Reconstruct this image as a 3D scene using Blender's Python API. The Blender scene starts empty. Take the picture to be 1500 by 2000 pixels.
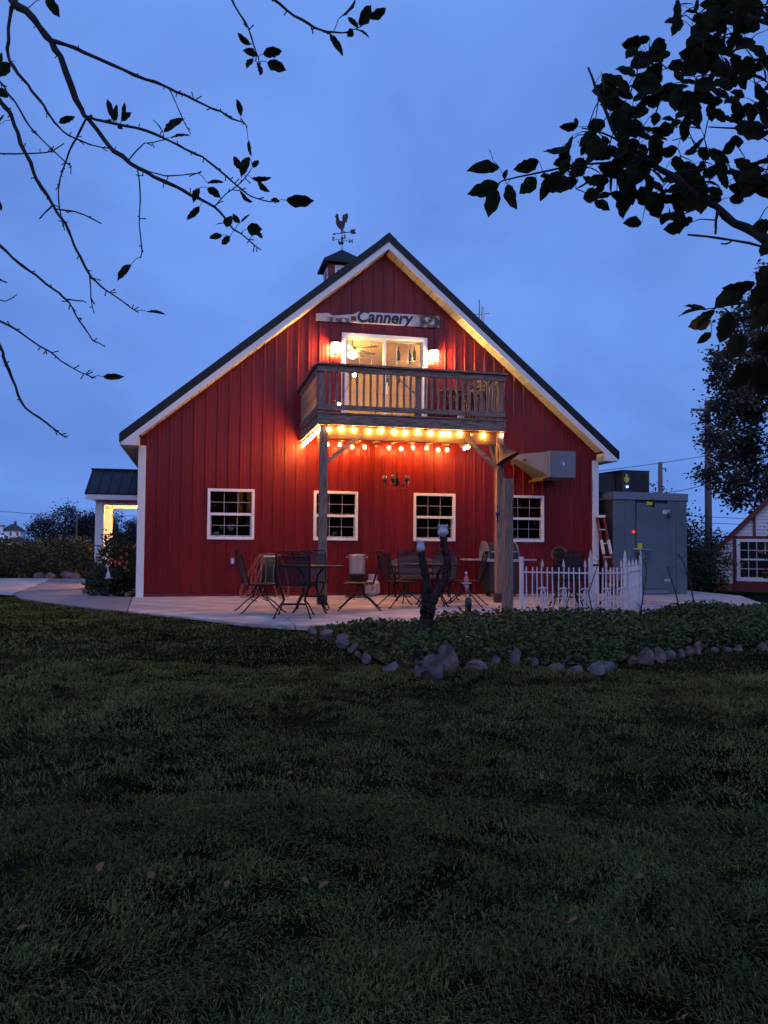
import bpy, math, random
import numpy as np
from mathutils import Vector, Matrix

random.seed(7)
rng = np.random.default_rng(11)
R = math.radians
sc = bpy.context.scene
col = sc.collection

# ------------------------------------------------------------------ camera
CAM = Vector((1.0821, -16.4268, 1.074))
YAW, PITCH, ROLL = .2312, .0398, .0073
fwd = Vector((math.sin(YAW)*math.cos(PITCH), math.cos(YAW)*math.cos(PITCH), math.sin(PITCH)))
rgt = Vector((math.cos(YAW), -math.sin(YAW), 0))
upv = rgt.cross(fwd)
rgt, upv = math.cos(ROLL)*rgt + math.sin(ROLL)*upv, math.cos(ROLL)*upv - math.sin(ROLL)*rgt
cd = bpy.data.cameras.new('camera')
cd.sensor_fit = 'VERTICAL'; cd.sensor_height = 36; cd.lens = 28.08
cd.clip_start = .05; cd.clip_end = 4000
cam = bpy.data.objects.new('camera', cd); col.objects.link(cam)
cam.matrix_world = Matrix(((rgt.x, upv.x, -fwd.x, CAM.x), (rgt.y, upv.y, -fwd.y, CAM.y), (rgt.z, upv.z, -fwd.z, CAM.z), (0, 0, 0, 1)))
sc.camera = cam

# ------------------------------------------------------------------ dusk sky, exposure
EXPOSURE = 4.25
sc.view_settings.view_transform = 'Standard'; sc.view_settings.look = 'None'
sc.view_settings.exposure = EXPOSURE; sc.view_settings.gamma = 1; sc.view_settings.use_curve_mapping = False
GAIN = 2**EXPOSURE
world = bpy.data.worlds.new('World'); sc.world = world; world.use_nodes = True
nt = world.node_tree; N = nt.nodes; Lk = nt.links
sky = N.new('ShaderNodeTexSky'); sky.sky_type = 'NISHITA'; sky.sun_disc = False
sky.sun_elevation = R(-1.0); sky.sun_rotation = math.pi + .25
sky.ozone_density = 3.0; sky.air_density = 1.0; sky.dust_density = 1.0
tc = N.new('ShaderNodeTexCoord'); sep = N.new('ShaderNodeSeparateXYZ'); cmb = N.new('ShaderNodeCombineXYZ')
Lk.new(tc.outputs['Generated'], sep.inputs[0])
# an even veil of cloud over the side away from the sunset: there the horizon is no brighter than the sky above it
def wmath(op, a, b, c=None, clamp=False):
    q = N.new('ShaderNodeMath'); q.operation = op; q.use_clamp = clamp
    for i, v in enumerate((a, b, c)):
        if v is None: continue
        if hasattr(v, 'is_linked'): Lk.new(v, q.inputs[i])
        else: q.inputs[i].default_value = v
    return q.outputs[0]
east = wmath('MULTIPLY_ADD', wmath('MULTIPLY_ADD', sep.outputs[1], .95, wmath('MULTIPLY', sep.outputs[0], .25)), .9, .55, True)
veil = wmath('MULTIPLY_ADD', sep.outputs[2], -.34, .77)
clear = wmath('MULTIPLY_ADD', sep.outputs[2], .75, .12)
zz = wmath('ADD', wmath('MULTIPLY', veil, east), wmath('MULTIPLY', clear, wmath('SUBTRACT', 1.0, east)))
Lk.new(sep.outputs[0], cmb.inputs[0]); Lk.new(sep.outputs[1], cmb.inputs[1]); Lk.new(zz, cmb.inputs[2])
nrm = N.new('ShaderNodeVectorMath'); nrm.operation = 'NORMALIZE'; Lk.new(cmb.outputs[0], nrm.inputs[0])
Lk.new(nrm.outputs[0], sky.inputs[0])
# thin, soft cloud cover that only modulates the twilight behind it
dv = N.new('ShaderNodeMath'); dv.operation = 'ADD'; dv.inputs[1].default_value = .35; Lk.new(sep.outputs[2], dv.inputs[0])
vd = N.new('ShaderNodeVectorMath'); vd.operation = 'DIVIDE'
c2 = N.new('ShaderNodeCombineXYZ')
for i in range(3): Lk.new(dv.outputs[0], c2.inputs[i])
Lk.new(tc.outputs['Generated'], vd.inputs[0]); Lk.new(c2.outputs[0], vd.inputs[1])
cn = N.new('ShaderNodeTexNoise'); cn.inputs['Scale'].default_value = 2.6; cn.inputs['Detail'].default_value = 5; cn.inputs['Roughness'].default_value = .5
cn.inputs['Distortion'].default_value = .4
Lk.new(vd.outputs[0], cn.inputs['Vector'])
cr = N.new('ShaderNodeValToRGB'); cr.color_ramp.elements[0].position = .32; cr.color_ramp.elements[1].position = .68
cr.color_ramp.elements[0].color = (.84, .82, .86, 1); cr.color_ramp.elements[1].color = (1.10, 1.05, 1.03, 1)
Lk.new(cn.outputs[0], cr.inputs[0])
mm = N.new('ShaderNodeMix'); mm.data_type = 'RGBA'; mm.blend_type = 'MULTIPLY'; mm.inputs[0].default_value = 1
Lk.new(sky.outputs[0], mm.inputs[6]); Lk.new(cr.outputs[0], mm.inputs[7])
bg = N['Background']; Lk.new(mm.outputs[2], bg.inputs[0]); bg.inputs[1].default_value = .16

# the sun is down: what is left of it is a weak, very wide afterglow from behind the camera
sl = bpy.data.lights.new('sun', 'SUN'); sl.energy = .028; sl.angle = R(80); sl.color = (1, .72, .86)
sun = bpy.data.objects.new('sun', sl); col.objects.link(sun)
sd = Vector((.25, .93, -.5)).normalized()
sun.rotation_euler = sd.to_track_quat('-Z', 'Y').to_euler()
sun.location = (0, -30, 20)
sc.cycles.sample_clamp_indirect = .6
sc.cycles.max_bounces = 6; sc.cycles.diffuse_bounces = 3; sc.cycles.glossy_bounces = 3; sc.cycles.transparent_max_bounces = 16

# ------------------------------------------------------------------ helpers
def tag(o, label=None, cat=None, group=None, kind=None):
    if label: o['label'] = label
    if cat: o['category'] = cat
    if group: o['group'] = group
    if kind: o['kind'] = kind
    return o

def thing(name, label, cat, loc=(0, 0, 0), rz=0, group=None):
    o = bpy.data.objects.new(name, None); col.objects.link(o)
    o.empty_display_size = .1
    o.location = loc; o.rotation_euler = (0, 0, rz)
    return tag(o, label, cat, group)

def root_loc(p):
    while p.parent: p = p.parent
    return Vector(p.location)

def copy_tree(o, parent=None):
    c = o.copy(); col.objects.link(c); c.parent = parent
    for ch in o.children: copy_tree(ch, c)
    return c

class MB:
    def __init__(s): s.v = []; s.f = []; s.sm = []
    def add(s, vs, fs, sm=False):
        b = len(s.v); s.v += [tuple(p) for p in vs]
        for f in fs: s.f.append([b+i for i in f]); s.sm.append(sm)
        return s
    def box(s, x0, x1, y0, y1, z0, z1):
        return s.add([(x0,y0,z0),(x1,y0,z0),(x1,y1,z0),(x0,y1,z0),(x0,y0,z1),(x1,y0,z1),(x1,y1,z1),(x0,y1,z1)],
                     [(3,2,1,0),(4,5,6,7),(0,1,5,4),(1,2,6,5),(2,3,7,6),(3,0,4,7)])
    def bar(s, a, b, w, h, up=(0,0,1)):
        a, b = Vector(a), Vector(b); d = (b-a).normalized(); u = Vector(up)
        sx = d.cross(u)
        if sx.length < 1e-4: sx = d.cross(Vector((1,0,0)))
        sx.normalize(); u = sx.cross(d)
        vs = [p+sx*(w/2*i)+u*(h/2*j) for p in (a, b) for i, j in ((-1,-1),(1,-1),(1,1),(-1,1))]
        return s.add(vs, [(0,1,2,3),(7,6,5,4),(1,0,4,5),(2,1,5,6),(3,2,6,7),(0,3,7,4)])
    def tube(s, pts, rad, n=8, cap=True):
        pts = [Vector(p) for p in pts]
        if not isinstance(rad, (list, tuple)): rad = [rad]*len(pts)
        vs, fs = [], []; prev = None
        for i, p in enumerate(pts):
            t = (pts[min(i+1, len(pts)-1)]-pts[max(i-1, 0)])
            t = t.normalized() if t.length > 1e-7 else Vector((0,0,1))
            if prev is None:
                a = t.cross(Vector((0,0,1)) if abs(t.z) < .9 else Vector((1,0,0))).normalized()
            else:
                a = prev-t*prev.dot(t)
                a = a.normalized() if a.length > 1e-6 else t.orthogonal().normalized()
            prev = a; b = t.cross(a)
            for k in range(n):
                q = 2*math.pi*k/n
                vs.append(p+(a*math.cos(q)+b*math.sin(q))*rad[i])
        m = len(pts)
        for i in range(m-1):
            for k in range(n):
                fs.append((i*n+k, i*n+(k+1) % n, (i+1)*n+(k+1) % n, (i+1)*n+k))
        if cap: fs += [tuple(range(n-1, -1, -1)), tuple((m-1)*n+k for k in range(n))]
        return s.add(vs, fs, True)
    def lathe(s, prof, c=(0,0,0), n=16, axis=None, wave=None):
        c = Vector(c); M = axis or Matrix.Identity(3)
        vs, fs = [], []
        for i, (r, z) in enumerate(prof):
            for k in range(n):
                q = 2*math.pi*k/n
                dz = wave(i, q) if wave else 0
                vs.append(c+M @ Vector((r*math.cos(q), r*math.sin(q), z+dz)))
        for i in range(len(prof)-1):
            for k in range(n): fs.append((i*n+k, i*n+(k+1) % n, (i+1)*n+(k+1) % n, (i+1)*n+k))
        return s.add(vs, fs, True)
    def ball(s, c, r, n=10, sz=1):
        return s.lathe([(max(1e-4, r*math.sin(math.pi*i/n)), -r*sz*math.cos(math.pi*i/n)) for i in range(n+1)], c, n)
    def prism(s, pts, off):
        pts = [Vector(p) for p in pts]; off = Vector(off); n = len(pts)
        return s.add(pts+[p+off for p in pts], [tuple(range(n-1,-1,-1)), tuple(range(n, 2*n))]+[(i, (i+1) % n, n+(i+1) % n, n+i) for i in range(n)])
    def quad(s, a, b, c, d): return s.add([a,b,c,d], [(0,1,2,3)])
    def mesh(s, name, off=(0,0,0)):
        me = bpy.data.meshes.new(name)
        off = Vector(off)
        me.from_pydata([tuple(Vector(p)-off) for p in s.v], [], s.f)
        me.polygons.foreach_set('use_smooth', s.sm)
        me.update(); return me
    def build(s, name, mat, parent=None, bevel=0, kind=None):
        off = root_loc(parent) if parent else (0,0,0)
        me = s.mesh(name, off)
        if mat: me.materials.append(mat)
        o = bpy.data.objects.new(name, me); col.objects.link(o)
        if parent: o.parent = parent
        if bevel:
            b = o.modifiers.new('bevel', 'BEVEL'); b.width = bevel; b.segments = 2; b.limit_method = 'ANGLE'; b.angle_limit = R(40)
        if kind: o['kind'] = kind
        return o

def fast_mesh(name, verts, tris, mat, parent=None, loc=None):
    """verts (n,3) and polygons of one size, through numpy"""
    me = bpy.data.meshes.new(name)
    off = np.array(root_loc(parent)) if parent else np.zeros(3)
    verts = np.asarray(verts, np.float64)-off
    k = tris.shape[1]
    me.vertices.add(len(verts)); me.vertices.foreach_set('co', verts.astype(np.float32).ravel())
    me.loops.add(tris.size); me.loops.foreach_set('vertex_index', tris.astype(np.int32).ravel())
    me.polygons.add(len(tris)); me.polygons.foreach_set('loop_start', np.arange(0, tris.size, k, dtype=np.int32))
    me.update(calc_edges=True); me.materials.append(mat)
    o = bpy.data.objects.new(name, me); col.objects.link(o)
    if parent: o.parent = parent
    return o

def unit(a): return a/np.maximum(np.linalg.norm(a, axis=-1, keepdims=True), 1e-9)

def leaf_cloud(name, P, size, mat, parent=None, upb=.4, aspect=.5, fold=.25, kind=None, droop=0):
    """one folded leaf of four triangles' worth per point: base, two sides, tip"""
    n = len(P); size = np.broadcast_to(size, (n,))[:, None]
    d = unit(rng.normal(size=(n,3))*np.array([1,1,.5])-np.array([0,0,droop]))
    nn = rng.normal(size=(n,3))*(1-upb)+np.array([0,0,1.])*upb
    s_ = unit(np.cross(d, nn)); nn = np.cross(s_, d)
    w = size*aspect*.5
    b = P; t = P+d*size-nn*size*.12; m1 = P+d*size*.45+s_*w+nn*w*fold*2; m2 = P+d*size*.45-s_*w+nn*w*fold*2; mc = P+d*size*.5
    V = np.stack([b, m1, t, m2, mc], 1).reshape(-1,3)
    i = np.arange(n)[:,None]*5
    T = np.concatenate([i+np.array([[0,1,4]]), i+np.array([[1,2,4]]), i+np.array([[2,3,4]]), i+np.array([[3,0,4]])], 0)
    o = fast_mesh(name, V, T, mat, parent)
    if kind: o['kind'] = kind
    return o

# ------------------------------------------------------------------ materials
def mat(name, c, rough=.6, var=.25, scale=6, stretch=(1,1,1), bump=0, bscale=40, metal=0, patch=0, c2=None, spec=.5, trans=0, detail=4, coat=0, alpha=1):
    m = bpy.data.materials.new(name); m.use_nodes = True
    t = m.node_tree; n = t.nodes; l = t.links; p = n['Principled BSDF']
    p.inputs['Roughness'].default_value = rough; p.inputs['Metallic'].default_value = metal
    p.inputs['Specular IOR Level'].default_value = spec; p.inputs['Coat Weight'].default_value = coat
    if alpha < 1: p.inputs['Alpha'].default_value = alpha
    tcn = n.new('ShaderNodeTexCoord'); mp = n.new('ShaderNodeMapping'); mp.inputs['Scale'].default_value = stretch
    l.new(tcn.outputs['Object'], mp.inputs[0])
    nz = n.new('ShaderNodeTexNoise'); nz.inputs['Scale'].default_value = scale; nz.inputs['Detail'].default_value = detail
    l.new(mp.outputs[0], nz.inputs['Vector'])
    rp = n.new('ShaderNodeValToRGB'); rp.color_ramp.elements[0].position = .3; rp.color_ramp.elements[1].position = .7
    a = [x*(1-var) for x in c]; b = [min(1, x*(1+var)) for x in (c2 or c)]
    rp.color_ramp.elements[0].color = (*a, 1); rp.color_ramp.elements[1].color = (*b, 1)
    l.new(nz.outputs[0], rp.inputs[0]); colour = rp.outputs[0]
    if patch:                                              # broad uneven patches over the fine variation
        n3 = n.new('ShaderNodeTexNoise'); n3.inputs['Scale'].default_value = patch; n3.inputs['Detail'].default_value = 5; n3.inputs['Roughness'].default_value = .65
        l.new(tcn.outputs['Object'], n3.inputs['Vector'])
        r3 = n.new('ShaderNodeValToRGB'); r3.color_ramp.elements[0].position = .33; r3.color_ramp.elements[1].position = .68
        r3.color_ramp.elements[0].color = (.70,.66,.62,1); r3.color_ramp.elements[1].color = (1.15,1.2,1.1,1); l.new(n3.outputs[0], r3.inputs[0])
        m3 = n.new('ShaderNodeMix'); m3.data_type = 'RGBA'; m3.blend_type = 'MULTIPLY'; m3.inputs[0].default_value = 1
        l.new(rp.outputs[0], m3.inputs[6]); l.new(r3.outputs[0], m3.inputs[7]); colour = m3.outputs[2]
    l.new(colour, p.inputs['Base Color'])
    if bump:
        nb = n.new('ShaderNodeTexNoise'); nb.inputs['Scale'].default_value = bscale; nb.inputs['Detail'].default_value = 6
        l.new(mp.outputs[0], nb.inputs['Vector'])
        bp = n.new('ShaderNodeBump'); bp.inputs['Strength'].default_value = bump; bp.inputs['Distance'].default_value = .02
        l.new(nb.outputs[0], bp.inputs['Height']); l.new(bp.outputs[0], p.inputs['Normal'])
    if trans:
        tr = n.new('ShaderNodeBsdfTranslucent'); l.new(colour, tr.inputs[0])
        mx = n.new('ShaderNodeMixShader'); mx.inputs[0].default_value = trans
        l.new(p.outputs[0], mx.inputs[1]); l.new(tr.outputs[0], mx.inputs[2]); l.new(mx.outputs[0], n['Material Output'].inputs[0])
    return m

def emis(name, c, shown):
    """a lamp's own light; shown = how bright it looks at this exposure"""
    m = bpy.data.materials.new(name); m.use_nodes = True
    p = m.node_tree.nodes['Principled BSDF']
    p.inputs['Base Color'].default_value = (*[min(1, x) for x in c], 1)
    p.inputs['Emission Color'].default_value = (*c, 1); p.inputs['Emission Strength'].default_value = shown/GAIN
    return m

def glass(name, tint=(1,1,1), refl=.06, rough=.02):
    m = bpy.data.materials.new(name); m.use_nodes = True
    t = m.node_tree; n = t.nodes; l = t.links; n.remove(n['Principled BSDF'])
    tr = n.new('ShaderNodeBsdfTransparent'); tr.inputs[0].default_value = (*tint, 1)
    gl = n.new('ShaderNodeBsdfGlossy'); gl.inputs['Roughness'].default_value = rough
    fr = n.new('ShaderNodeFresnel'); fr.inputs[0].default_value = 1.45
    ml = n.new('ShaderNodeMath'); ml.operation = 'MULTIPLY'; ml.inputs[1].default_value = refl/.04
    l.new(fr.outputs[0], ml.inputs[0])
    mx = n.new('ShaderNodeMixShader'); l.new(ml.outputs[0], mx.inputs[0]); l.new(tr.outputs[0], mx.inputs[1]); l.new(gl.outputs[0], mx.inputs[2])
    l.new(mx.outputs[0], n['Material Output'].inputs[0])
    return m

M = {}
M['red'] = mat('red painted steel', (.165,.0115,.014), .34, .2, 1.6, (1,1,.18), .08, 5, spec=.22)
M['redtrim'] = mat('dark red trim', (.12,.008,.012), .5, .15)
M['roof'] = mat('charcoal metal roof', (.009,.009,.011), .5, .2, 2, spec=.3)
M['white'] = mat('white trim', (.72,.70,.70), .5, .05, 3)
M['vinyl'] = mat('white vinyl', (.78,.76,.76), .4, .04, 3)
M['greyvinyl'] = mat('grey vinyl', (.34,.33,.36), .5, .08, 3)
M['soffit'] = mat('cream soffit', (.62,.55,.44), .55, .06, 3)
M['wood'] = mat('weathered timber', (.20,.13,.10), .9, .45, 5, (9,9,.9), .5, 20, c2=(.28,.185,.145), spec=.2)
M['woodx'] = mat('weathered timber along', (.20,.13,.10), .9, .45, 5, (.9,9,9), .5, 20, c2=(.28,.185,.145), spec=.2)
M['woody'] = mat('weathered timber deep', (.20,.13,.10), .85, .35, 5, (9,.9,9), .5, 20, c2=(.19,.15,.13))
M['joist'] = mat('treated joist', (.15,.075,.032), .8, .35, 4, (.8,9,9), .3, 20)
M['concrete'] = mat('broom concrete', (.50,.405,.40), .85, .20, 2.2, (1,1,1), .3, 60, c2=(.50,.42,.41), detail=10, patch=.55)
M['path'] = mat('older concrete', (.235,.205,.215), .85, .2, 1.6, (1,1,1), .3, 60, detail=8)
M['iron'] = mat('black wrought iron', (.012,.009,.011), .65, .3, 20, spec=.25)
M['mesh'] = mat('black iron mesh', (.013,.009,.012), .6, .2, 30, alpha=.78)
M['whiteiron'] = mat('white painted iron', (.66,.62,.66), .5, .15, 12)
M['steel'] = mat('aluminium pot', (.46,.44,.48), .36, .14, 8, (1,1,.2), metal=.4)
M['grey'] = mat('grey sheet steel', (.16,.17,.19), .5, .08, 2)
M['cooler'] = mat('grey green embossed cooler panel', (.095,.12,.135), .5, .12, 3, bump=.15, bscale=120)
M['coolertop'] = mat('grey flashing', (.16,.175,.21), .5, .1, 3)
M['black'] = mat('black plastic', (.008,.008,.009), .6, .1)
M['dark'] = mat('dark sheet', (.025,.027,.03), .6, .2, 4)
M['yellow'] = mat('yellow sticker', (.62,.48,.02), .5, .1)
M['orange'] = mat('orange rubber', (.34,.09,.045), .5, .15)
M['green'] = mat('green hose', (.012,.055,.045), .4, .25, 30)
M['cream'] = mat('tank paint', (.55,.5,.47), .4, .06)
M['label'] = mat('tank label', (.42,.17,.03), .5, .5, 14, c2=(.5,.4,.35))
M['rust'] = mat('rusty iron', (.05,.026,.024), .75, .5, 9, bump=.3)
M['bark'] = mat('apple bark', (.030,.024,.023), .9, .45, 14, (1,1,.35), .9, 30, c2=(.06,.05,.05))
M['stump'] = mat('gnarled wood', (.018,.012,.010), .9, .6, 12, (2.4,2.4,.5), 1.0, 16, c2=(.045,.032,.028), spec=.1)
M['leaf'] = mat('apple leaf', (.011,.015,.007), .75, .5, 1.6, trans=.15, c2=(.030,.034,.013), spec=.15)
M['leafold'] = mat('yellowed apple leaf', (.16,.085,.012), .6, .5, 30, trans=.3)
M['lampmilk'] = mat('milk glass', (.72,.68,.74), .2, .05, 5, trans=.25)
M['clear'] = glass('window glass', (.92,.94,.95), .03)
M['screen'] = glass('screened glass', (.42,.42,.44), .03)
M['jar'] = glass('clear jar', (.95,.95,.95), .06)
M['bottle'] = glass('green bottle glass', (.10,.22,.10), .08)
M['blueglass'] = mat('cobalt glass', (.006,.008,.09), .15, .1)
M['blackglass'] = mat('black glass', (.01,.01,.012), .12, .1)
M['pink'] = mat('pink glass', (.55,.14,.17), .2, .2)
M['room'] = mat('cream wall', (.76,.55,.23), .8, .04)
M['ceil'] = mat('cream ceiling', (.80,.63,.32), .8, .04)
M['floorwood'] = mat('plank floor', (.22,.12,.05), .5, .25, 3, (1,8,1))
M['orangewood'] = mat('honey pine', (.42,.17,.035), .5, .3, 4, (8,8,1))
M['darkroom'] = mat('dim store wall', (.03,.026,.03), .9, .2)
M['fallen'] = mat('fallen leaf', (.19,.085,.035), 1, .6, 30, c2=(.30,.16,.075), spec=0)
M['flame'] = mat('orange bloom', (.75,.14,.02), .6, .2)
M['letter'] = mat('black sign paint', (.022,.010,.022), .6, .1)
M['stone'] = mat('field stone', (.165,.10,.075), .95, .6, 7, bump=.9, bscale=14, c2=(.15,.11,.11))
M['stone2'] = mat('grey stone', (.14,.10,.082), .95, .6, 8, bump=.9, bscale=14, c2=(.14,.12,.125))
M['stone3'] = mat('tan stone', (.13,.09,.07), .9, .4, 8, bump=.9, bscale=14)
M['wicker'] = mat('wicker', (.13,.08,.045), .8, .5, 40, (1,1,4), .6, 50)
M['plank'] = mat('bench slat', (.19,.12,.085), .7, .3, 5, (1,8,8))
M['ladder'] = mat('red fibreglass', (.22,.015,.02), .5, .1)
M['blade'] = mat('grass blade', (.040,.046,.011), .9, .8, 55, trans=.12, c2=(.175,.175,.056), detail=3, spec=.04, patch=1.3)
M['cover'] = mat('ground cover leaf', (.036,.050,.016), .65, .7, 30, trans=.15, c2=(.085,.108,.036), spec=.2, patch=1.6)
M['mulch'] = mat('dark soil', (.012,.010,.008), .95, .4, 10, bump=.6)
M['clover'] = mat('clover leaf', (.055,.075,.028), .9, .4, 5, trans=.1, spec=.03)
M['pole'] = mat('utility pole timber', (.16,.10,.085), .9, .2, 4, (4,4,.4))
M['far'] = mat('far tree leaf', (.016,.020,.016), .8, .45, .3)
M['weed'] = mat('tall weed leaf', (.062,.054,.018), .8, .6, 1.1, c2=(.085,.07,.02))
M['golden'] = mat('goldenrod bloom', (.26,.17,.02), .8, .4, 2)
M['bush'] = mat('shrub leaf', (.022,.032,.014), .7, .5, 3)
M['pear'] = mat('ornamental tree leaf', (.075,.066,.048), .8, .6, 1.2, trans=.2)
M['sapling'] = mat('pale sapling leaf', (.11,.12,.05), .7, .4, 4, trans=.3)
M['twig'] = mat('bare twig', (.022,.018,.016), .9, .3)
M['terracotta'] = mat('terracotta', (.35,.10,.05), .7, .15)
M['siding2'] = mat('white lap siding', (.60,.58,.62), .5, .06, 2)
M['shingle'] = mat('far shingle', (.06,.055,.06), .9, .2)
WARM = (1, .46, .13)
M['bulb'] = emis('lit string bulb', (1, .44, .10), 350)
M['sconce'] = emis('lit lantern glass', (1, .58, .17), 430)
M['fanlamp'] = emis('lit fan bowl', (1, .62, .19), 700)
M['porchlamp'] = emis('lit porch lamp', (1, .50, .13), 560)
M['shoplamp'] = emis('lit shop bulb', (1, .62, .25), 160)
M['blueled'] = emis('blue indicator light', (.12, .25, 1), 26)
M['redled'] = emis('red indicator light', (1, .06, .03), .8)
M['offbulb'] = mat('unlit bulb', (.42,.27,.17), .15, .1)

def ground_z(x, y):
    z = -.03+.032*min(0, y+5)
    t = min(1, max(0, (x-8.2)/3)); z -= .12*t*t*(3-2*t)
    t = min(1, max(0, (-x-6)/10)); z -= .1*t
    return z

# ------------------------------------------------------------------ ground, paving
def axis(a, b, step, far):
    mid = list(np.arange(a, b+1e-6, step)); lo, hi = [], []
    s = step
    while (lo[-1] if lo else a) > -far: s *= 1.35; lo.append((lo[-1] if lo else a)-s)
    s = step
    while (hi[-1] if hi else b) < far: s *= 1.35; hi.append((hi[-1] if hi else b)+s)
    return np.array(lo[::-1]+mid+hi)
gx, gy = axis(-12, 22, .4, 1800), axis(-22, 12, .4, 1800)
GV = np.array([(x, y, ground_z(x, max(y, -24))+(.02*math.sin(x*1.7+y*.6)+.015*math.sin(y*2.3-x*.8))*min(1,max(0,(-6.2-y)/2))*min(1,max(0,(22+y)/2))) for y in gy for x in gx])
nx = len(gx)
ii = np.array([[j*nx+i, j*nx+i+1, (j+1)*nx+i+1, (j+1)*nx+i] for j in range(len(gy)-1) for i in range(nx-1)])
M['lawn'] = mat('lawn ground', (.008,.011,.005), .95, .55, .8, bump=.8, bscale=60, c2=(.014,.018,.007), detail=10, spec=0)
ground = fast_mesh('ground', GV, ii, M['lawn']); ground['kind'] = 'structure'

def slab(name, pts, top, thick, m, parent=None, bevel=.008):
    b = MB(); b.prism([(x, y, top-thick) for x, y in pts], (0, 0, thick))
    return b.build(name, m, parent, bevel)
patio = bpy.data.objects.new('patio', None); col.objects.link(patio); patio['kind'] = 'structure'
slab('slab', [(-.1,.02),(-.1+.17,-3.33),(.47,-3.85),(.87,-4.34),(1.3,-4.95),(1.75,-5.55),(2.365,-5.93),(2.365,.02)][::-1], 0, .12, M['concrete'], patio)
slab('slab', [(2.377,.02),(2.377,-5.94),(2.52,-6.01),(4,-5.75),(5.4,-5.35),(6.1,-4.86),(6.1,.02)][::-1], 0, .12, M['concrete'], patio)
slab('slab', [(6.112,.02),(6.112,-4.86),(7.0,-5.4),(7.6,-5.3),(8.9,-4.3),(9.9,-3.95),(9.9,.02)][::-1], 0, .12, M['concrete'], patio)
slab('slab', [(9.915,2.6),(9.915,-3.95),(11.75,-3.05),(12.9,-.9),(12.9,2.6)], -.02, .2, M['concrete'], patio)
walk = bpy.data.objects.new('path', None); col.objects.link(walk); walk['kind'] = 'structure'
slab('slab', [(-.115,-.02),(.055,-3.30),(-.5,-2.58),(-1.06,-1.8),(-1.6,-.95),(-2.12,-.1),(-2.5,1.2),(-2.9,8.4),(-1.9,8.4),(-1.42,3.2),(-1.28,1.9),(-.97,.75),(-.55,.22)], -.005, .12, M['path'], walk)
slab('slab', [(-2.515,1.2),(-2.92,8.4),(-10,9.5),(-10,4.4),(-4.6,2.9)], .005, .12, M['concrete'], walk)

# ------------------------------------------------------------------ barn
W, E_, O_, ZE, ZP, DEEP = 9.86, .374, .357, 3.156, 7.574, 11.0
SL = (ZP-ZE)/(W/2+E_)
def roofz(x): return ZE+(min(x, W-x)+E_)*SL
barn = thing('barn', 'large red metal barn with black gable roof and white trim', 'barn', (0, 0, 0))
RIB = .2286; XR = .34
def profile(x0, x1):
    out = []; k0 = int((x0-XR)/RIB)-2
    for k in range(k0, int((x1-XR)/RIB)+3):
        c = XR+k*RIB
        out += [(c-.024,0),(c-.012,.021),(c+.012,.021),(c+.024,0)]
        for m_ in (.0762, .1524): out += [(c+m_-.012,0),(c+m_-.004,.003),(c+m_+.004,.003),(c+m_+.012,0)]
    xs = np.array([p[0] for p in out]); ds = np.array([p[1] for p in out])
    return xs, ds
WIN = [(1.3114, 2.2258), (3.4566, 4.371), (5.5988, 6.5132), (7.658, 8.5724)]
WZ0, WZ1 = 1.147, 2.152
DX0, DX1, DZ0, DZ1 = 4.035, 5.842, 3.40, 5.480
OPEN = [(a, b, WZ0, WZ1) for a, b in WIN]+[(DX0, DX1, DZ0, DZ1)]
def siding(x0, x1, openings, topf, place, base=0.0):
    xs, ds = profile(x0, x1)
    cuts = sorted({x0, x1, W/2} | {float(x) for x in xs} | {e for o in openings for e in o[:2]})
    cuts = [c for c in cuts if x0-1e-9 <= c <= x1+1e-9]
    b = MB()
    for xa, xb in zip(cuts[:-1], cuts[1:]):
        if xb-xa < 1e-6: continue
        da, db = np.interp([xa, xb], xs, ds); mid = (xa+xb)/2
        segs = [(base, None)]
        for o in sorted([o for o in openings if o[0] < mid < o[1]], key=lambda o: o[2]):
            lo, _ = segs.pop(); segs += [(lo, o[2]), (o[3], None)]
        for lo, hi in segs:
            za, zb = (topf(xa), topf(xb)) if hi is None else (hi, hi)
            if za <= lo+1e-6: continue
            b.quad(place(xa, da, lo), place(xb, db, lo), place(xb, db, zb), place(xa, da, za))
    return b
edge = [0.0]; k = XR
while k < W:
    if k > .2: edge.append(round(k, 4))
    k += RIB*4
edge.append(W)
for xa, xb in zip(edge[:-1], edge[1:]):
    if xa < DX1 and xb > DX0:                              # lapped at the upper floor where the door is cut in
        siding(xa, xb, OPEN[:-1], lambda x: DZ0, lambda x, d, z: (x, -d, z)).build('siding_panel', M['red'], barn)
        siding(xa, xb, [(a, c, z0, z1) for a, c, z0, z1 in OPEN[-1:]], lambda x: roofz(x)-.26, lambda x, d, z: (x, -d, z), DZ0).build('siding_panel', M['red'], barn)
    else: siding(xa, xb, OPEN, lambda x: roofz(x)-.26, lambda x, d, z: (x, -d, z)).build('siding_panel', M['red'], barn)
siding(0, DEEP, [], lambda x: 2.95, lambda x, d, z: (-d, x, z)).build('side_wall', M['red'], barn)
siding(0, DEEP, [], lambda x: 2.95, lambda x, d, z: (W+d, x, z)).build('side_wall', M['red'], barn)
b = MB(); b.add([(0,DEEP,0),(W,DEEP,0),(W,DEEP,roofz(W)-.26),(W/2,DEEP,ZP-.26),(0,DEEP,roofz(0)-.26)], [(0,1,2,3,4)]); b.build('back_wall', M['red'], barn)
for x in (-.045, W-.10):
    MB().box(x, x+.145, -.05, .10, -.01, 2.98).build('corner_trim', M['white'], barn, .004)
MB().box(.1, W-.1, -.045, -.002, -.01, .05).build('base_trim', M['redtrim'], barn)
MB().box(.05, W-.05, .02, DEEP-.05, -.02, .012).build('floor', M['darkroom'], barn)
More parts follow.
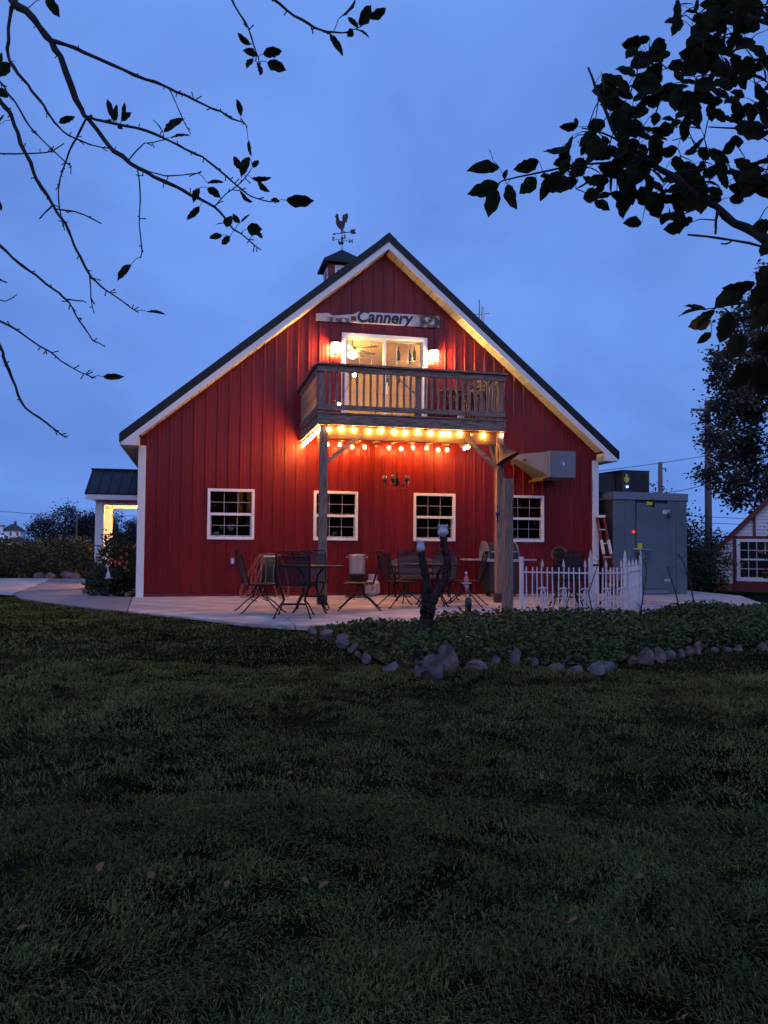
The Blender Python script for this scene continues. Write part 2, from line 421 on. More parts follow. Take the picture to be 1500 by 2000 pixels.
# roof: metal, rake trim, fascia, soffit
for s in (0, 1):
    fx = (lambda x: x) if s == 0 else (lambda x: W-x)
    b = MB(); P4 = [(fx(-E_), ZE), (fx(W/2), ZP), (fx(W/2), ZP-.05), (fx(-E_), ZE-.05)]
    b.prism([(x, -O_+.03, z) for x, z in P4], (0, DEEP+2*O_-.06, 0))
    rf = b.build('roof', M['roof'], barn)
    for k in range(50):                                   # standing ribs of the sheet
        y = -O_+.15+k*.2286
        if y > DEEP: break
        bb = MB(); bb.bar((fx(-E_+.01), y, ZE+.017), (fx(W/2-.03), y, ZP-.009), .03, .02, (0,0,1)); bb.build('roof_rib', M['roof'], rf)
    b = MB(); b.prism([(fx(-E_-.01), -O_-.012, ZE+.012), (fx(W/2), -O_-.012, ZP+.02), (fx(W/2), -O_-.012, ZP-.165), (fx(-E_-.01), -O_-.012, ZE-.165)], (0, .04, 0))
    b.build('rake_trim', M['roof'], barn)
    b = MB(); b.prism([(fx(-E_+.035), -O_+.004, ZE-.15), (fx(W/2), -O_+.004, ZP-.165), (fx(W/2), -O_+.004, ZP-.315), (fx(-.04), -O_+.004, roofz(-.04)-.315), (fx(-.04), -O_+.004, ZE-.205), (fx(-E_+.035), -O_+.004, ZE-.205)], (0, .03, 0))
    b.build('rake_fascia', M['white'], barn)
    L = math.hypot(W/2, W/2*SL); n_ = int(L/.205); 
    for k in range(n_):                                   # soffit strips across the overhang
        t0, t1 = (k+.04)/n_, (k+.96)/n_
        xa, xb = t0*(W/2-.02), t1*(W/2-.02)
        za, zb = roofz(xa)-.31, roofz(xb)-.31
        bb = MB(); bb.prism([(fx(xa), -O_+.035, za), (fx(xb), -O_+.035, zb), (fx(xb), -O_+.035, zb+.012), (fx(xa), -O_+.035, za+.012)], (0, O_-.028, 0))
        bb.build('soffit_panel', M['soffit'], barn)
    b = MB(); b.prism([(fx(.0), -O_+.035, roofz(0)-.296), (fx(W/2), -O_+.035, ZP-.296), (fx(W/2), -O_+.035, ZP-.285), (fx(0), -O_+.035, roofz(0)-.285)], (0, O_-.03, 0)); b.build('soffit_backing', M['roof'], barn)
    # boxed eave along the side and its return
    b = MB(); xa, xb = sorted((fx(-E_+.03), fx(-.02))); b.box(xa, xb, -O_+.036, DEEP+O_-.04, ZE-.215, ZE-.2); b.build('eave_soffit', M['soffit'], barn)
    xa, xb = sorted((fx(-E_-.0), fx(-E_+.03))); MB().box(xa, xb, -O_+.036, DEEP+O_-.04, ZE-.21, ZE-.052).build('eave_fascia', M['white'], barn)
    b = MB(); b.prism([(fx(-.045), -O_+.036, ZE-.2), (fx(-.045), -.01, ZE-.2), (fx(-.045), -.01, roofz(0)-.34), (fx(-.045), -O_+.036, roofz(0)-.34)], (fx(.03)-fx(0), 0, 0)); b.build('eave_return', M['soffit'], barn)
b = MB(); 
b.prism([(W/2-.17, -O_-.02, ZP-.115), (W/2, -O_-.02, ZP+.032), (W/2+.17, -O_-.02, ZP-.115), (W/2+.17, -O_-.02, ZP-.14), (W/2, -O_-.02, ZP+.01), (W/2-.17, -O_-.02, ZP-.14)], (0, DEEP+2*O_+.04, 0)); b.build('ridge_cap', M['roof'], barn)

def window(x0, x1, z0, z1):
    f = MB(); t = .045
    for a in ((x0-.01, x1+.01, z1-t, z1+.01), (x0-.01, x1+.01, z0-.01, z0+t), (x0-.01, x0+t, z0+t, z1-t), (x1-t, x1+.01, z0+t, z1-t)):
        f.box(a[0], a[1], -.045, .05, a[2], a[3])
    w = f.build('window', M['vinyl'], barn, .004)
    zm = (z0+z1)/2
    MB().box(x0+t, x1-t, -.030, .03, zm-.026, zm+.026).build('meeting_rail', M['vinyl'], w, .003)
    g = MB(); a, c = x0+t, x1-t; s = .028
    for q in ((a, c, z0+t, z0+t+s), (a, a+s, z0+t+s, zm-.026), (c-s, c, z0+t+s, zm-.026)): g.box(q[0], q[1], .006, .034, q[2], q[3])
    g.build('sash', M['greyvinyl'], w)
    for q in (.2, .8): MB().box(a+(c-a)*q-.018, a+(c-a)*q+.018, -.004, .006, z0+t+.006, z0+t+.016).build('latch', M['black'], w)
    for lo, hi, yy, pm, mm_ in ((zm+.026, z1-t, .010, M['clear'], M['vinyl']), (z0+t+s, zm-.026, .030, M['screen'], M['greyvinyl'])):
        xa, xb = (a, c) if lo > zm else (a+s, c-s)
        cw, rh = (xb-xa)/3, (hi-lo)/2
        pane = None
        for i in range(3):
            for j in range(2):
                if pane is None:
                    pane = MB().box(0, cw-.010, -.002, .002, 0, rh-.010).build('pane', pm, w); o = pane
                else: o = pane.copy(); col.objects.link(o); o.parent = w
                o.location = (xa+i*cw+.005, yy, lo+j*rh+.005)
        for i in (1, 2): MB().box(xa+i*cw-.0055, xa+i*cw+.0055, yy-.005, yy+.005, lo, hi).build('muntin', M['greyvinyl'], w)
        MB().box(xa, xb, yy-.0045, yy+.0045, lo+rh-.0055, lo+rh+.0055).build('muntin', M['greyvinyl'], w)
for a, c in WIN: window(a, c, WZ0, WZ1)

# sliding glass door on the upper floor
f = MB(); t = .05
for a in ((DX0-.03, DX1+.03, DZ1-t, DZ1+.03), (DX0-.03, DX1+.03, DZ0-.03, DZ0+.03), (DX0-.03, DX0+t, DZ0+.03, DZ1-t), (DX1-t, DX1+.03, DZ0+.03, DZ1-t)): f.box(a[0], a[1], -.05, .1, a[2], a[3])
door = f.build('sliding_door', M['vinyl'], barn, .004)
xm = (DX0+DX1)/2
for xa, xb, yy, m_ in ((DX0+t, xm+.03, .0, M['vinyl']), (xm-.025, DX1-t, .05, M['greyvinyl'])):
    s = .055; g = MB(); lo, hi = DZ0+.03, DZ1-t
    for q in ((xa, xb, lo, lo+s+.03), (xa, xb, hi-s, hi), (xa, xa+s, lo+s+.03, hi-s), (xb-s, xb, lo+s+.03, hi-s)): g.box(q[0], q[1], yy, yy+.04, q[2], q[3])
    lf = g.build('door_leaf', m_, door)
    xa += s; xb -= s; lo += s+.03; hi -= s; cw, rh = (xb-xa)/3, (hi-lo)/5; pane = None
    for i in range(3):
        for j in range(5):
            if pane is None: pane = MB().box(0, cw-.012, -.002, .002, 0, rh-.012).build('pane', M['clear'], door); o = pane
            else: o = pane.copy(); col.objects.link(o); o.parent = door
            o.location = (xa+i*cw+.006, yy+.02, lo+j*rh+.006)
    for i in (1, 2): MB().box(xa+i*cw-.006, xa+i*cw+.006, yy+.014, yy+.026, lo, hi).build('muntin', M['greyvinyl'], door)
    for j in range(1, 5): MB().box(xa, xb, yy+.0145, yy+.0255, lo+j*rh-.006, lo+j*rh+.006).build('muntin', M['greyvinyl'], door)
MB().box(xm+.045, xm+.065, -.03, .0, 4.25, 4.5).build('door_handle', M['vinyl'], door)

# rooms behind the glass
MB().box(.06, W-.06, .12, DEEP-.1, 3.0, 3.32).build('upper_floor', M['floorwood'], barn)
for x0, x1, y0, y1, z0, z1 in ((2.7,2.78,.14,5.6,3.33,5.36),(7.1,7.18,.14,5.6,3.33,5.36),): MB().box(x0,x1,y0,y1,z0,z1).build('room_wall', M['room'], barn)
b = MB(); b.prism([(2.79,5.45,3.33),(7.09,5.45,3.33),(7.09,5.45,5.36),(6.3,5.45,6.04),(3.58,5.45,6.04),(2.79,5.45,5.36)], (0,.06,0)); b.build('room_wall', M['room'], barn)
b = MB(); b.prism([(2.7,.13,5.365),(3.55,.13,6.05),(6.33,.13,6.05),(7.18,.13,5.365),(7.18,.13,5.42),(6.33,.13,6.1),(3.55,.13,6.1),(2.7,.13,5.42)], (0,5.4,0)); b.build('room_ceiling', M['ceil'], barn)
for x0, x1, z0, z1 in ((2.78,DX0-.01,3.33,5.5),(DX1+.01,7.1,3.33,5.5),(2.9,7.0,5.50,5.6),(3.3,6.6,5.6,5.85)): MB().box(x0,x1,.105,.135,z0,z1).build('room_wall', M['room'], barn)
MB().box(.1, W-.1, 5.0, 5.08, .02, 3.0).build('store_wall', M['darkroom'], barn)

# ------------------------------------------------------------------ things indoors, seen through the glass
fan = thing('ceiling_fan', 'ceiling fan with a lit bowl lamp behind the upstairs glass door', 'fan', (4.66, 2.2, 5.58))
c = Vector((4.66, 2.2, 5.58))
MB().tube([c+Vector((0,0,.46)), c+Vector((0,0,.18))], .015).build('rod', M['dark'], fan)
MB().lathe([(.001,.2),(.09,.19),(.11,.12),(.1,.06),(.001,.05)], c, 16).build('motor', M['dark'], fan)
for k in range(5):
    q = 2*math.pi*k/5+.5; d = Vector((math.cos(q), math.sin(q), 0))
    MB().bar(c+d*.1+Vector((0,0,.12)), c+d*.68+Vector((0,0,.13)), .13, .012).build('blade', M['dark'], fan)
MB().lathe([(.001,-.075),(.055,-.07),(.10,-.045),(.122,.0),(.115,.03)], c, 18).build('lamp_bowl', M['fanlamp'], fan)
def bottle(x, y, z, label):
    t = thing('hanging_bottle', label, 'bottle', (x, y, z), group='bottles hung inside the upstairs door')
    MB().lathe([(.001,0),(.036,.004),(.038,.02),(.038,.18),(.030,.215),(.014,.25),(.013,.30),(.016,.302),(.016,.315),(.001,.316)], (x,y,z), 12).build('glass', M['bottle'], t)
    MB().tube([(x,y,z+.31),(x,y,6.04)], .002, 4).build('cord', M['dark'], t)
for x, z, lab in ((5.43,5.16,'tallest green bottle hung beside the fan lamp upstairs'),(5.69,5.12,'green bottle hung low among three behind the upstairs door'),(5.80,5.19,'green bottle hung highest at the corner of the upstairs door'),
                  (5.19,4.58,'green bottle hung lowest by the middle of the upstairs door'),(5.43,4.66,'small green bottle hung behind the balcony rail upstairs')):
    bottle(x, .75, z, lab)
t = thing('dining_chair', 'spindly metal chair inside the upstairs room by the glass door', 'chair', (5.35, 1.6, 3.32))
q = Vector((5.35,1.6,3.32))
for dx in (-.2,.2):
    MB().tube([q+Vector((dx,-.2,0)), q+Vector((dx,-.2,.45))], .012).build('leg', M['iron'], t)
    MB().tube([q+Vector((dx,.2,0)), q+Vector((dx,.2,.95))], .012).build('leg', M['iron'], t)
MB().box(q.x-.21,q.x+.21,q.y-.21,q.y+.21,q.z+.44,q.z+.46).build('seat', M['iron'], t)
for dz in (.6,.75,.92): MB().tube([q+Vector((-.2,.2,dz)), q+Vector((.2,.2,dz))], .010).build('back_rail', M['iron'], t)
# ground floor store: hung pine boards, shelf, small lamp
for i, (x, z0, z1, w_) in enumerate(((2.02,1.55,2.3,.13),(2.24,1.5,2.32,.15),(2.45,1.45,2.3,.15),(2.66,1.5,2.28,.12),(1.82,1.3,1.75,.13))):
    o = MB().box(x, x+w_, 2.6, 2.63, z0, z1).build('pine_board', M['orangewood'], None, .01)
    tag(o, ['narrow honey pine board hung inside the window by the corner','honey pine board second of the row behind the outer window','widest honey pine board behind the window by the corner','last slim pine board of the row behind the outer window','short low pine board behind the window nearest the corner'][i], 'board', 'pine boards inside the store')
t = thing('store_shelf', 'dim wooden shelf with boxes behind the window beside the post', 'shelf', (4.6, 3.2, 0))
for z in (.9, 1.35, 1.8): MB().box(3.9, 5.6, 3.1, 3.4, z, z+.03).build('board', M['orangewood'], t)
for x in (3.9, 5.57): MB().box(x, x+.03, 3.1, 3.4, .02, 1.95).build('upright', M['orangewood'], t)
for x0, z0, dx, dz in ((4.05,1.38,.35,.24),(4.6,1.38,.25,.2),(5.1,1.38,.3,.1),(4.3,.93,.4,.3),(5.0,.93,.3,.25)): MB().box(x0, x0+dx, 3.12, 3.35, z0, z0+dz).build('carton', M['wicker'], t)
for i, (x, y, z) in enumerate(((2.3,1.5,2.62),(4.45,2.0,2.30),(6.7,1.2,2.55))):
    o = thing('pendant_bulb', ['small lit bulb glimpsed through the window by the corner','small lit bulb in the upper corner of the window behind the post','lit bulb glimpsed through the window behind the forked trunk'][i], 'bulb', (x,y,z), group='lit bulbs inside the store')
    MB().ball((x,y,z), .03, 8).build('bulb', M['shoplamp'], o); MB().tube([(x,y,z+.03),(x,y,3.0)], .004, 5).build('cord', M['black'], o)

# ------------------------------------------------------------------ cupola and weathervane
CX, CY = W/2, 5.27
cup = thing('cupola', 'small red cupola with white louvres and pointed metal roof on the ridge', 'cupola', (CX, CY, 7.3))
h = .43
MB().box(CX-h, CX+h, CY-h, CY+h, 7.0, 8.78).build('body', M['red'], cup)
for k in range(4):
    rot = Matrix.Rotation(k*math.pi/2, 3, 'Z'); c = Vector((CX, CY, 0))
    def pt(a, d, z): return c+rot @ Vector((a, -d, z))
    b = MB()
    for a0, a1, z0, z1 in ((-.27,.27,8.60,8.66),(-.27,.27,7.86,7.92),(-.27,-.22,7.92,8.60),(.22,.27,7.92,8.60)):
        b.prism([pt(a0,h+.002,z0), pt(a1,h+.002,z0), pt(a1,h+.002,z1), pt(a0,h+.002,z1)], rot @ Vector((0,-.03,0)))
    lv = b.build('louvre_frame', M['white'], cup)
    for j in range(9):
        z = 7.94+j*.074
        bb = MB(); bb.prism([pt(-.22,h+.025,z), pt(.22,h+.025,z), pt(.22,h+.003,z+.062), pt(-.22,h+.003,z+.062)], rot @ Vector((0,.004,.004))); bb.build('louvre', M['white'], lv)
    for a in (-h, h-.06): 
        bb = MB(); bb.prism([pt(a,h+.001,7.0), pt(a+.06,h+.001,7.0), pt(a+.06,h+.001,8.78), pt(a,h+.001,8.78)], rot @ Vector((0,-.018,0))); bb.build('corner_board', M['red'], cup)
g = .60; b = MB(); b.add([(CX-g,CY-g,8.72),(CX+g,CY-g,8.72),(CX+g,CY+g,8.72),(CX-g,CY+g,8.72),(CX-g,CY-g,8.78),(CX+g,CY-g,8.78),(CX+g,CY+g,8.78),(CX-g,CY+g,8.78),(CX,CY,9.28)],
    [(3,2,1,0),(0,1,5,4),(1,2,6,5),(2,3,7,6),(3,0,4,7),(4,5,8),(5,6,8),(6,7,8),(7,4,8)]); b.build('roof', M['roof'], cup)
vane = thing('weathervane', 'copper rooster weathervane with arrow and compass letters on the cupola', 'weathervane', (CX, CY, 9.25))
MB().tube([(CX,CY,9.22),(CX,CY,9.86)], .012, 6).build('rod', M['rust'], vane)
MB().ball((CX,CY,9.47), .05, 10).build('globe', M['rust'], vane); MB().ball((CX,CY,9.60), .035, 8, 1.5).build('globe', M['rust'], vane)
def text(body, name, size, loc, rotm, m_, parent, extr=.004, shear=0, off=0):
    cu = bpy.data.curves.new(name, 'FONT'); cu.body = body; cu.size = size; cu.extrude = extr; cu.align_x = 'CENTER'; cu.align_y = 'CENTER'; cu.shear = shear; cu.offset = off
    cu.resolution_u = 6; tmp = bpy.data.objects.new(name, cu); col.objects.link(tmp)
    bpy.context.view_layer.update()
    me = bpy.data.meshes.new_from_object(tmp.evaluated_get(bpy.context.evaluated_depsgraph_get())); bpy.data.objects.remove(tmp); bpy.data.curves.remove(cu)
    me.materials.clear(); me.materials.append(m_); o = bpy.data.objects.new(name, me); col.objects.link(o); o.parent = parent
    o.matrix_local = Matrix.Translation(Vector(loc)-root_loc(parent)) @ rotm.to_4x4()
    return o
STAND = Matrix.Rotation(math.pi/2, 3, 'X')
for ang, ch in ((.12,'N'),(.12+math.pi/2,'W'),(.12+math.pi,'S'),(.12+3*math.pi/2,'E')):
    d = Vector((math.cos(ang), math.sin(ang), 0)); c = Vector((CX,CY,9.545))
    MB().tube([c, c+d*.20], .008, 5).build('arm', M['rust'], vane)
    text(ch, 'letter', .15, c+d*.255, Matrix.Rotation(math.pi if ch in 'NS' else 0, 3, 'Z') @ Matrix.Rotation(0 if ch in 'NS' else .9, 3, 'Z') @ STAND, M['rust'], vane, .006, 0, .006)
vd_ = Vector((.975, .0, .222)).normalized(); c = Vector((CX,CY,9.745)); vz = Vector((-.222,0,.975))
MB().tube([c-vd_*.26, c+vd_*.27], .010, 6).build('arrow_shaft', M['rust'], vane)
def plate(pts, name, parent, o0):
    b = MB(); b.prism([o0+vd_*a+vz*z-Vector((0,.006,0)) for a, z in pts], (0,.012,0)); return b.build(name, M['rust'], parent)
plate([(-.29,0),(-.20,.035),(-.21,0),(-.20,-.035)], 'arrow_head', vane, c)
plate([(.22,0),(.27,.065),(.40,.065),(.37,.0),(.40,-.065),(.27,-.065)], 'arrow_tail', vane, c)
rooster = [(-.10,.0),(-.03,.02),(-.02,.10),(-.05,.13),(-.10,.20),(-.12,.30),(-.10,.38),(-.085,.46),(-.12,.475),(-.075,.51),(-.06,.545),(-.02,.56),(.0,.52),(-.005,.46),(.0,.38),(.04,.33),(.09,.35),(.09,.43),(.13,.50),(.20,.515),(.26,.54),(.28,.47),(.26,.40),(.21,.33),(.2,.26),(.17,.3),(.13,.23),(.10,.15),(.05,.10),(.07,.04),(.11,.015),(.03,.01),(.04,.06),(.02,.10),(.0,.08),(-.01,.0)]
plate(rooster, 'rooster', vane, c)

# ------------------------------------------------------------------ sign
sign = thing('sign', 'long painted board sign lettered Cannery under the barn peak', 'sign', (4.8, -.05, 5.8))
def sx(px): return 3.45+(px-617)/243*2.705
def sz(px, py):    # board heights measured at its two ends
    t = (px-617)/243; top = 5.862+t*.144; bot = 5.715+t*.032
    return top, bot
out = [(617,.0,1),(640,.02,1),(648,-.04,1),(688,.0,1),(698,.055,1),(780,.03,1),(860,.0,1),(858,0,0),(760,.0,0),(700,0,0),(660,.0,0),(617,0,0)]
b = MB(); b.prism([(sx(p), -.062, (sz(p,0)[0] if k else sz(p,0)[1])+dz) for p, dz, k in out][::-1], (0,.03,0))
m_ = bpy.data.materials.new('painted board'); m_.use_nodes = True; t_ = m_.node_tree; n_ = t_.nodes; l_ = t_.links
tcn = n_.new('ShaderNodeTexCoord'); sp = n_.new('ShaderNodeSeparateXYZ'); l_.new(tcn.outputs['Object'], sp.inputs[0])
nz = n_.new('ShaderNodeTexNoise'); nz.inputs['Scale'].default_value = 9; nz.inputs['Detail'].default_value = 7; l_.new(tcn.outputs['Object'], nz.inputs['Vector'])
def mnode(op, a, b_, clamp=False):
    q = n_.new('ShaderNodeMath'); q.operation = op; q.use_clamp = clamp
    for i, v in enumerate((a, b_)):
        if hasattr(v, 'is_linked'): l_.new(v, q.inputs[i])
        elif v is not None: q.inputs[i].default_value = v
    return q.outputs[0]
X = sp.outputs[0]
right = mnode('MULTIPLY', mnode('ADD', X, -.70), 4.0, True)           # painted trees at one end
left = mnode('MULTIPLY', mnode('SUBTRACT', mnode('ABSOLUTE', mnode('ADD', X, .85), None), .32), -7.0, True)
low = mnode('MULTIPLY', mnode('SUBTRACT', .03, sp.outputs[2]), 30.0, True)
pm = mnode('MAXIMUM', right, mnode('MULTIPLY', left, low))
pm = mnode('MULTIPLY', pm, mnode('MULTIPLY', mnode('ADD', nz.outputs[0], -.36), 7.0, True))
n2 = n_.new('ShaderNodeTexNoise'); n2.inputs['Scale'].default_value = 5; l_.new(tcn.outputs['Object'], n2.inputs['Vector'])
cr2 = n_.new('ShaderNodeValToRGB'); e = cr2.color_ramp.elements; e[0].position = .35; e[0].color = (.03,.07,.06,1); e[1].position = .66; e[1].color = (.20,.15,.03,1)
e2 = cr2.color_ramp.elements.new(.5); e2.color = (.10,.06,.07,1); l_.new(n2.outputs[0], cr2.inputs[0])
mx_ = n_.new('ShaderNodeMix'); mx_.data_type = 'RGBA'; l_.new(pm, mx_.inputs[0])
cr3 = n_.new('ShaderNodeValToRGB'); cr3.color_ramp.elements[0].color = (.46,.42,.44,1); cr3.color_ramp.elements[1].color = (.72,.68,.68,1); l_.new(nz.outputs[0], cr3.inputs[0])
l_.new(cr3.outputs[0], mx_.inputs[6]); l_.new(cr2.outputs[0], mx_.inputs[7]); l_.new(mx_.outputs[2], n_['Principled BSDF'].inputs['Base Color']); n_['Principled BSDF'].inputs['Roughness'].default_value = .8
b.build('board', m_, sign)
MB().box(4.19, 4.30, -.068, -.0605, 5.765, 5.86).build('painted_barn', M['redtrim'], sign)
text('Cannery', 'lettering', .35, (4.90,-.066,5.872), Matrix.Rotation(-.026,3,'Y') @ STAND, M['letter'], sign, .003, .22, .011)

# antenna on the far roof slope
ant = thing('antenna', 'thin whip antenna with a small panel on the roof slope', 'antenna', (7.44, 1.0, 5.75))
MB().tube([(7.44,1,5.45),(7.43,1,6.78)], .012, 6).build('mast', M['grey'], ant)
MB().box(7.49,7.55,.98,1.02,6.25,6.62).build('panel', M['white'], ant); MB().tube([(7.30,1,6.42),(7.68,1,6.47)], .008, 5).build('cross_arm', M['grey'], ant)

# sconces beside the door
def sconce(x, z, label):
    t = thing('wall_lantern', label, 'lantern', (x, -.02, z), group='lanterns beside the upstairs door')
    MB().box(x-.05, x+.05, -.045, -.021, z-.10, z+.12).build('back_plate', M['iron'], t)
    MB().tube([(x,-.045,z+.14),(x,-.09,z+.19),(x,-.13,z+.165)], .010, 6).build('arm', M['iron'], t)
    MB().lathe([(.001,.175),(.03,.172),(.085,.135),(.125,.105),(.125,.095),(.001,.1)], (x,-.13,z), 16).build('cap', M['iron'], t)
    MB().lathe([(.001,-.13),(.07,-.125),(.083,-.06),(.088,.02),(.082,.094)], (x,-.13,z), 16).build('glass', M['sconce'], t)
    MB().lathe([(.091,.0),(.092,-.012),(.088,-.03)], (x,-.13,z), 16).build('band', M['iron'], t)
    MB().lathe([(.001,-.155),(.03,-.15),(.072,-.131),(.001,-.128)], (x,-.13,z), 12).build('base', M['iron'], t)
sconce(3.86, 5.15, 'lit wall lantern beside the sliding door, nearer the cupola end')
sconce(6.00, 5.12, 'lit wall lantern beside the sliding door, nearer the antenna end')

# wall exhaust box with tapered duct
vb = thing('exhaust_box', 'grey sheet metal exhaust box with tapered duct on the barn wall', 'vent', (8.5, -.4, 2.5))
MB().box(8.30, 8.90, -.92, -.06, 2.50, 3.06).build('housing', M['grey'], vb, .008)
b = MB(); A = [(8.298,-.90,2.53),(8.298,-.10,2.53),(8.298,-.10,3.04),(8.298,-.90,3.04)]; Bq = [(7.66,-.62,2.90),(7.66,-.30,2.90),(7.66,-.30,2.99),(7.66,-.62,2.99)]
b.add(A+Bq, [(0,1,2,3),(7,6,5,4),(0,3,7,4),(1,5,6,2),(3,2,6,7),(0,4,5,1)]); b.build('duct', M['grey'], vb, .006)
for x in (7.80, 8.22): MB().box(x, x+.05, -.75, -.022, 2.84 if x < 8 else 2.44, 2.89 if x < 8 else 2.495).build('bracket', M['joist'], vb)
MB().box(8.30, 8.34, -.927, -.9205, 2.52, 3.04).build('corner_flange', M['grey'], vb)
MB().box(8.605, 8.645, -.926, -.9205, 2.76, 2.83).build('sticker', M['white'], vb)
o = thing('outlet_box', 'small grey outdoor outlet on the red wall by the hose', 'outlet', (1.81, -.03, .7))
MB().box(1.765, 1.855, -.07, -.022, .635, .775).build('cover', M['grey'], o, .008); MB().box(1.79, 1.83, -.078, -.0705, .66, .75).build('socket', M['white'], o)

# ------------------------------------------------------------------ balcony
BX0, BX1, BY, DZ = 3.14, 6.66, -2.56, 3.36
bal = thing('balcony', 'weathered wooden balcony with railing on two tall posts', 'balcony', (4.9, -1.2, 0))
PX = [(3.195, 3.335), (6.512, 6.652)]
for x0, x1 in PX:
    MB().box(x0, x1, -2.51, -2.37, .0, 3.165).build('post', M['wood'], bal, .006)
    MB().box(x0-.012, x1+.012, -2.522, -2.358, 0.001, .17).build('post_boot', M['rust'], bal, .004)
MB().box(BX0, BX1, BY, BY+.04, DZ-.19, DZ-.003).build('rim_joist', M['woodx'], bal, .004)
for x in (BX0, BX1-.04): MB().box(x, x+.04, BY+.042, -.03, DZ-.19, DZ-.003).build('rim_joist', M['woody'], bal, .004)
for k in range(1, 9):
    x = BX0+.04+k*(BX1-BX0-.12)/9
    MB().box(x, x+.04, BY+.042, -.03, DZ-.19, DZ-.003).build('joist', M['joist'], bal)
MB().box(3.34, 6.51, -2.47, -2.40, 2.93, DZ-.195).build('beam', M['joist'], bal, .004)
for k in range(17):                                       # deck boards run along the front
    y = BY-.02+k*.151
    if y+.145 > -.028: break
    MB().box(BX0-.02, BX1+.02, y, y+.145, DZ, DZ+.028).build('deck_board', M['woodx'], bal, .003)
for x, s in ((3.335, 1), (6.512, -1)):                     # knee braces along the beam
    b = MB(); b.bar((x, -2.435, 2.53), (x+s*.60, -2.435, 3.03), .07, .09, (0,1,0)); b.build('knee_brace', M['woodx'], bal)
for x in (3.265, 6.582):
    b = MB(); b.bar((x, -2.37, 2.55), (x, -1.90, 3.13), .07, .09, (1,0,0)); b.build('knee_brace', M['woody'], bal)
RT = 4.265
for x, y in ((BX0+.02,BY+.045),(4.935,BY+.045),(BX1-.13,BY+.045),(BX0+.02,-.14),(BX1-.13,-.14)):
    MB().box(x, x+.10, y, y+.10, DZ+.03, RT-.04).build('rail_post', M['wood'], bal, .004)
def rail(a, b_, name, w, h, m_): q = MB(); q.bar(a, b_, w, h); q.build(name, m_, bal, .004)
rail((BX0-.03,BY+.02,RT-.02),(BX1+.03,BY+.02,RT-.02),'hand_rail',.14,.036,M['woodx'])
rail((BX0,BY+.022,RT-.095),(BX1,BY+.022,RT-.095),'top_rail',.036,.11,M['woodx'])
rail((BX0,BY+.022,DZ+.125),(BX1,BY+.022,DZ+.125),'bottom_rail',.036,.09,M['woodx'])
for x in (BX0+.01, BX1-.01):
    rail((x,BY+.10,RT-.02),(x,-.03,RT-.02),'hand_rail',.14,.036,M['woody'])
    rail((x,BY+.05,RT-.095),(x,-.03,RT-.095),'top_rail',.036,.11,M['woody']); rail((x,BY+.05,DZ+.125),(x,-.03,DZ+.125),'bottom_rail',.036,.09,M['woody'])
bst = MB().box(-.019,.019,-.019,.019,DZ+.085,RT-.15).build('baluster', M['wood'], bal); first = True
def put_bal(x, y):
    global first
    o = bst if first else bst.copy()
    if not first: col.objects.link(o); o.parent = bal
    first = False
    o.location = Vector((x, y, 0))
bst.data.transform(Matrix.Translation(root_loc(bal)))
span = [(BX0+.12, 4.935, 13), (5.035, BX1-.13, 12)]
for a, c, n_ in span:
    for k in range(n_): put_bal(a+(c-a)*(k+.75)/(n_+.5)-4.9, BY+.062+1.2)
for x in (BX0+.032, BX1-.032):
    for k in range(17): put_bal(x-4.9, BY+.16+k*.137+1.2)
# bistro set folded up in the balcony corner
t = thing('bistro_table', 'round dark bar table standing on the balcony deck', 'table', (6.02, -1.25, DZ+.03))
MB().lathe([(.001,.0),(.30,.0),(.31,.012),(.30,.025),(.001,.028)], (6.02,-1.25,4.10), 24).build('table_top', M['wood'], t)
for k in range(3):
    q = 2*math.pi*k/3+.4; d = Vector((math.cos(q), math.sin(q), 0)); c = Vector((6.02,-1.25,0))
    MB().tube([c+d*.12+Vector((0,0,4.1)), c+d*.07+Vector((0,0,3.8)), c+d*.28+Vector((0,0,DZ+.03))], .012, 6).build('leg', M['iron'], t)
def bar_chair(x, y, rz, label):
    t = thing('bar_chair', label, 'chair', (0,0,0), group='slatted chairs on the balcony')
    for sx_ in (-.19,.19):
        MB().tube([(sx_,-.2,0),(sx_,-.17,.62)], .014, 6).build('leg', M['iron'], t)
        MB().tube([(sx_,.24,0),(sx_,.17,.62),(sx_,.27,1.08)], .014, 6).build('leg', M['iron'], t)
        b = MB(); b.bar((sx_*1.15,-.2,.80),(sx_*1.15,.24,.86),.04,.022); b.build('armrest', M['plank'], t)
    for k in range(5): MB().box(-.19,.19,-.19+k*.077,-.19+k*.077+.062,.62,.64).build('seat_slat', M['plank'], t)
    for k in range(4):
        b = MB(); b.bar((-.19,.19+k*.022,.74+k*.1),(.19,.19+k*.022,.74+k*.1),.018,.06); b.build('back_slat', M['plank'], t)
    MB().tube([(-.19,-.18,.25),(.19,-.18,.25)], .010, 6).build('foot_rest', M['iron'], t)
    t.location = (x, y, DZ+.03); t.rotation_euler = (0,0,rz)
bar_chair(6.36, -1.55, -1.2, 'slatted bar chair on the balcony beside the corner post')
bar_chair(6.30, -.62, -2.2, 'slatted bar chair on the balcony nearer the wall')
t = thing('flower_pot', 'small pale pot of dried stems on the balcony deck edge', 'pot', (5.88, -2.25, DZ+.03))
MB().lathe([(.001,0),(.045,.0),(.06,.09),(.052,.09),(.04,.02),(.001,.02)], (5.88,-2.25,DZ+.03), 14).build('pot', M['white'], t)
for k in range(7):
    a = random.uniform(0,6.28); MB().tube([(5.88,-2.25,DZ+.08),(5.88+.10*math.cos(a),-2.25+.06*math.sin(a),DZ+random.uniform(.15,.22))], .004, 4).build('stem', M['wicker'], t)

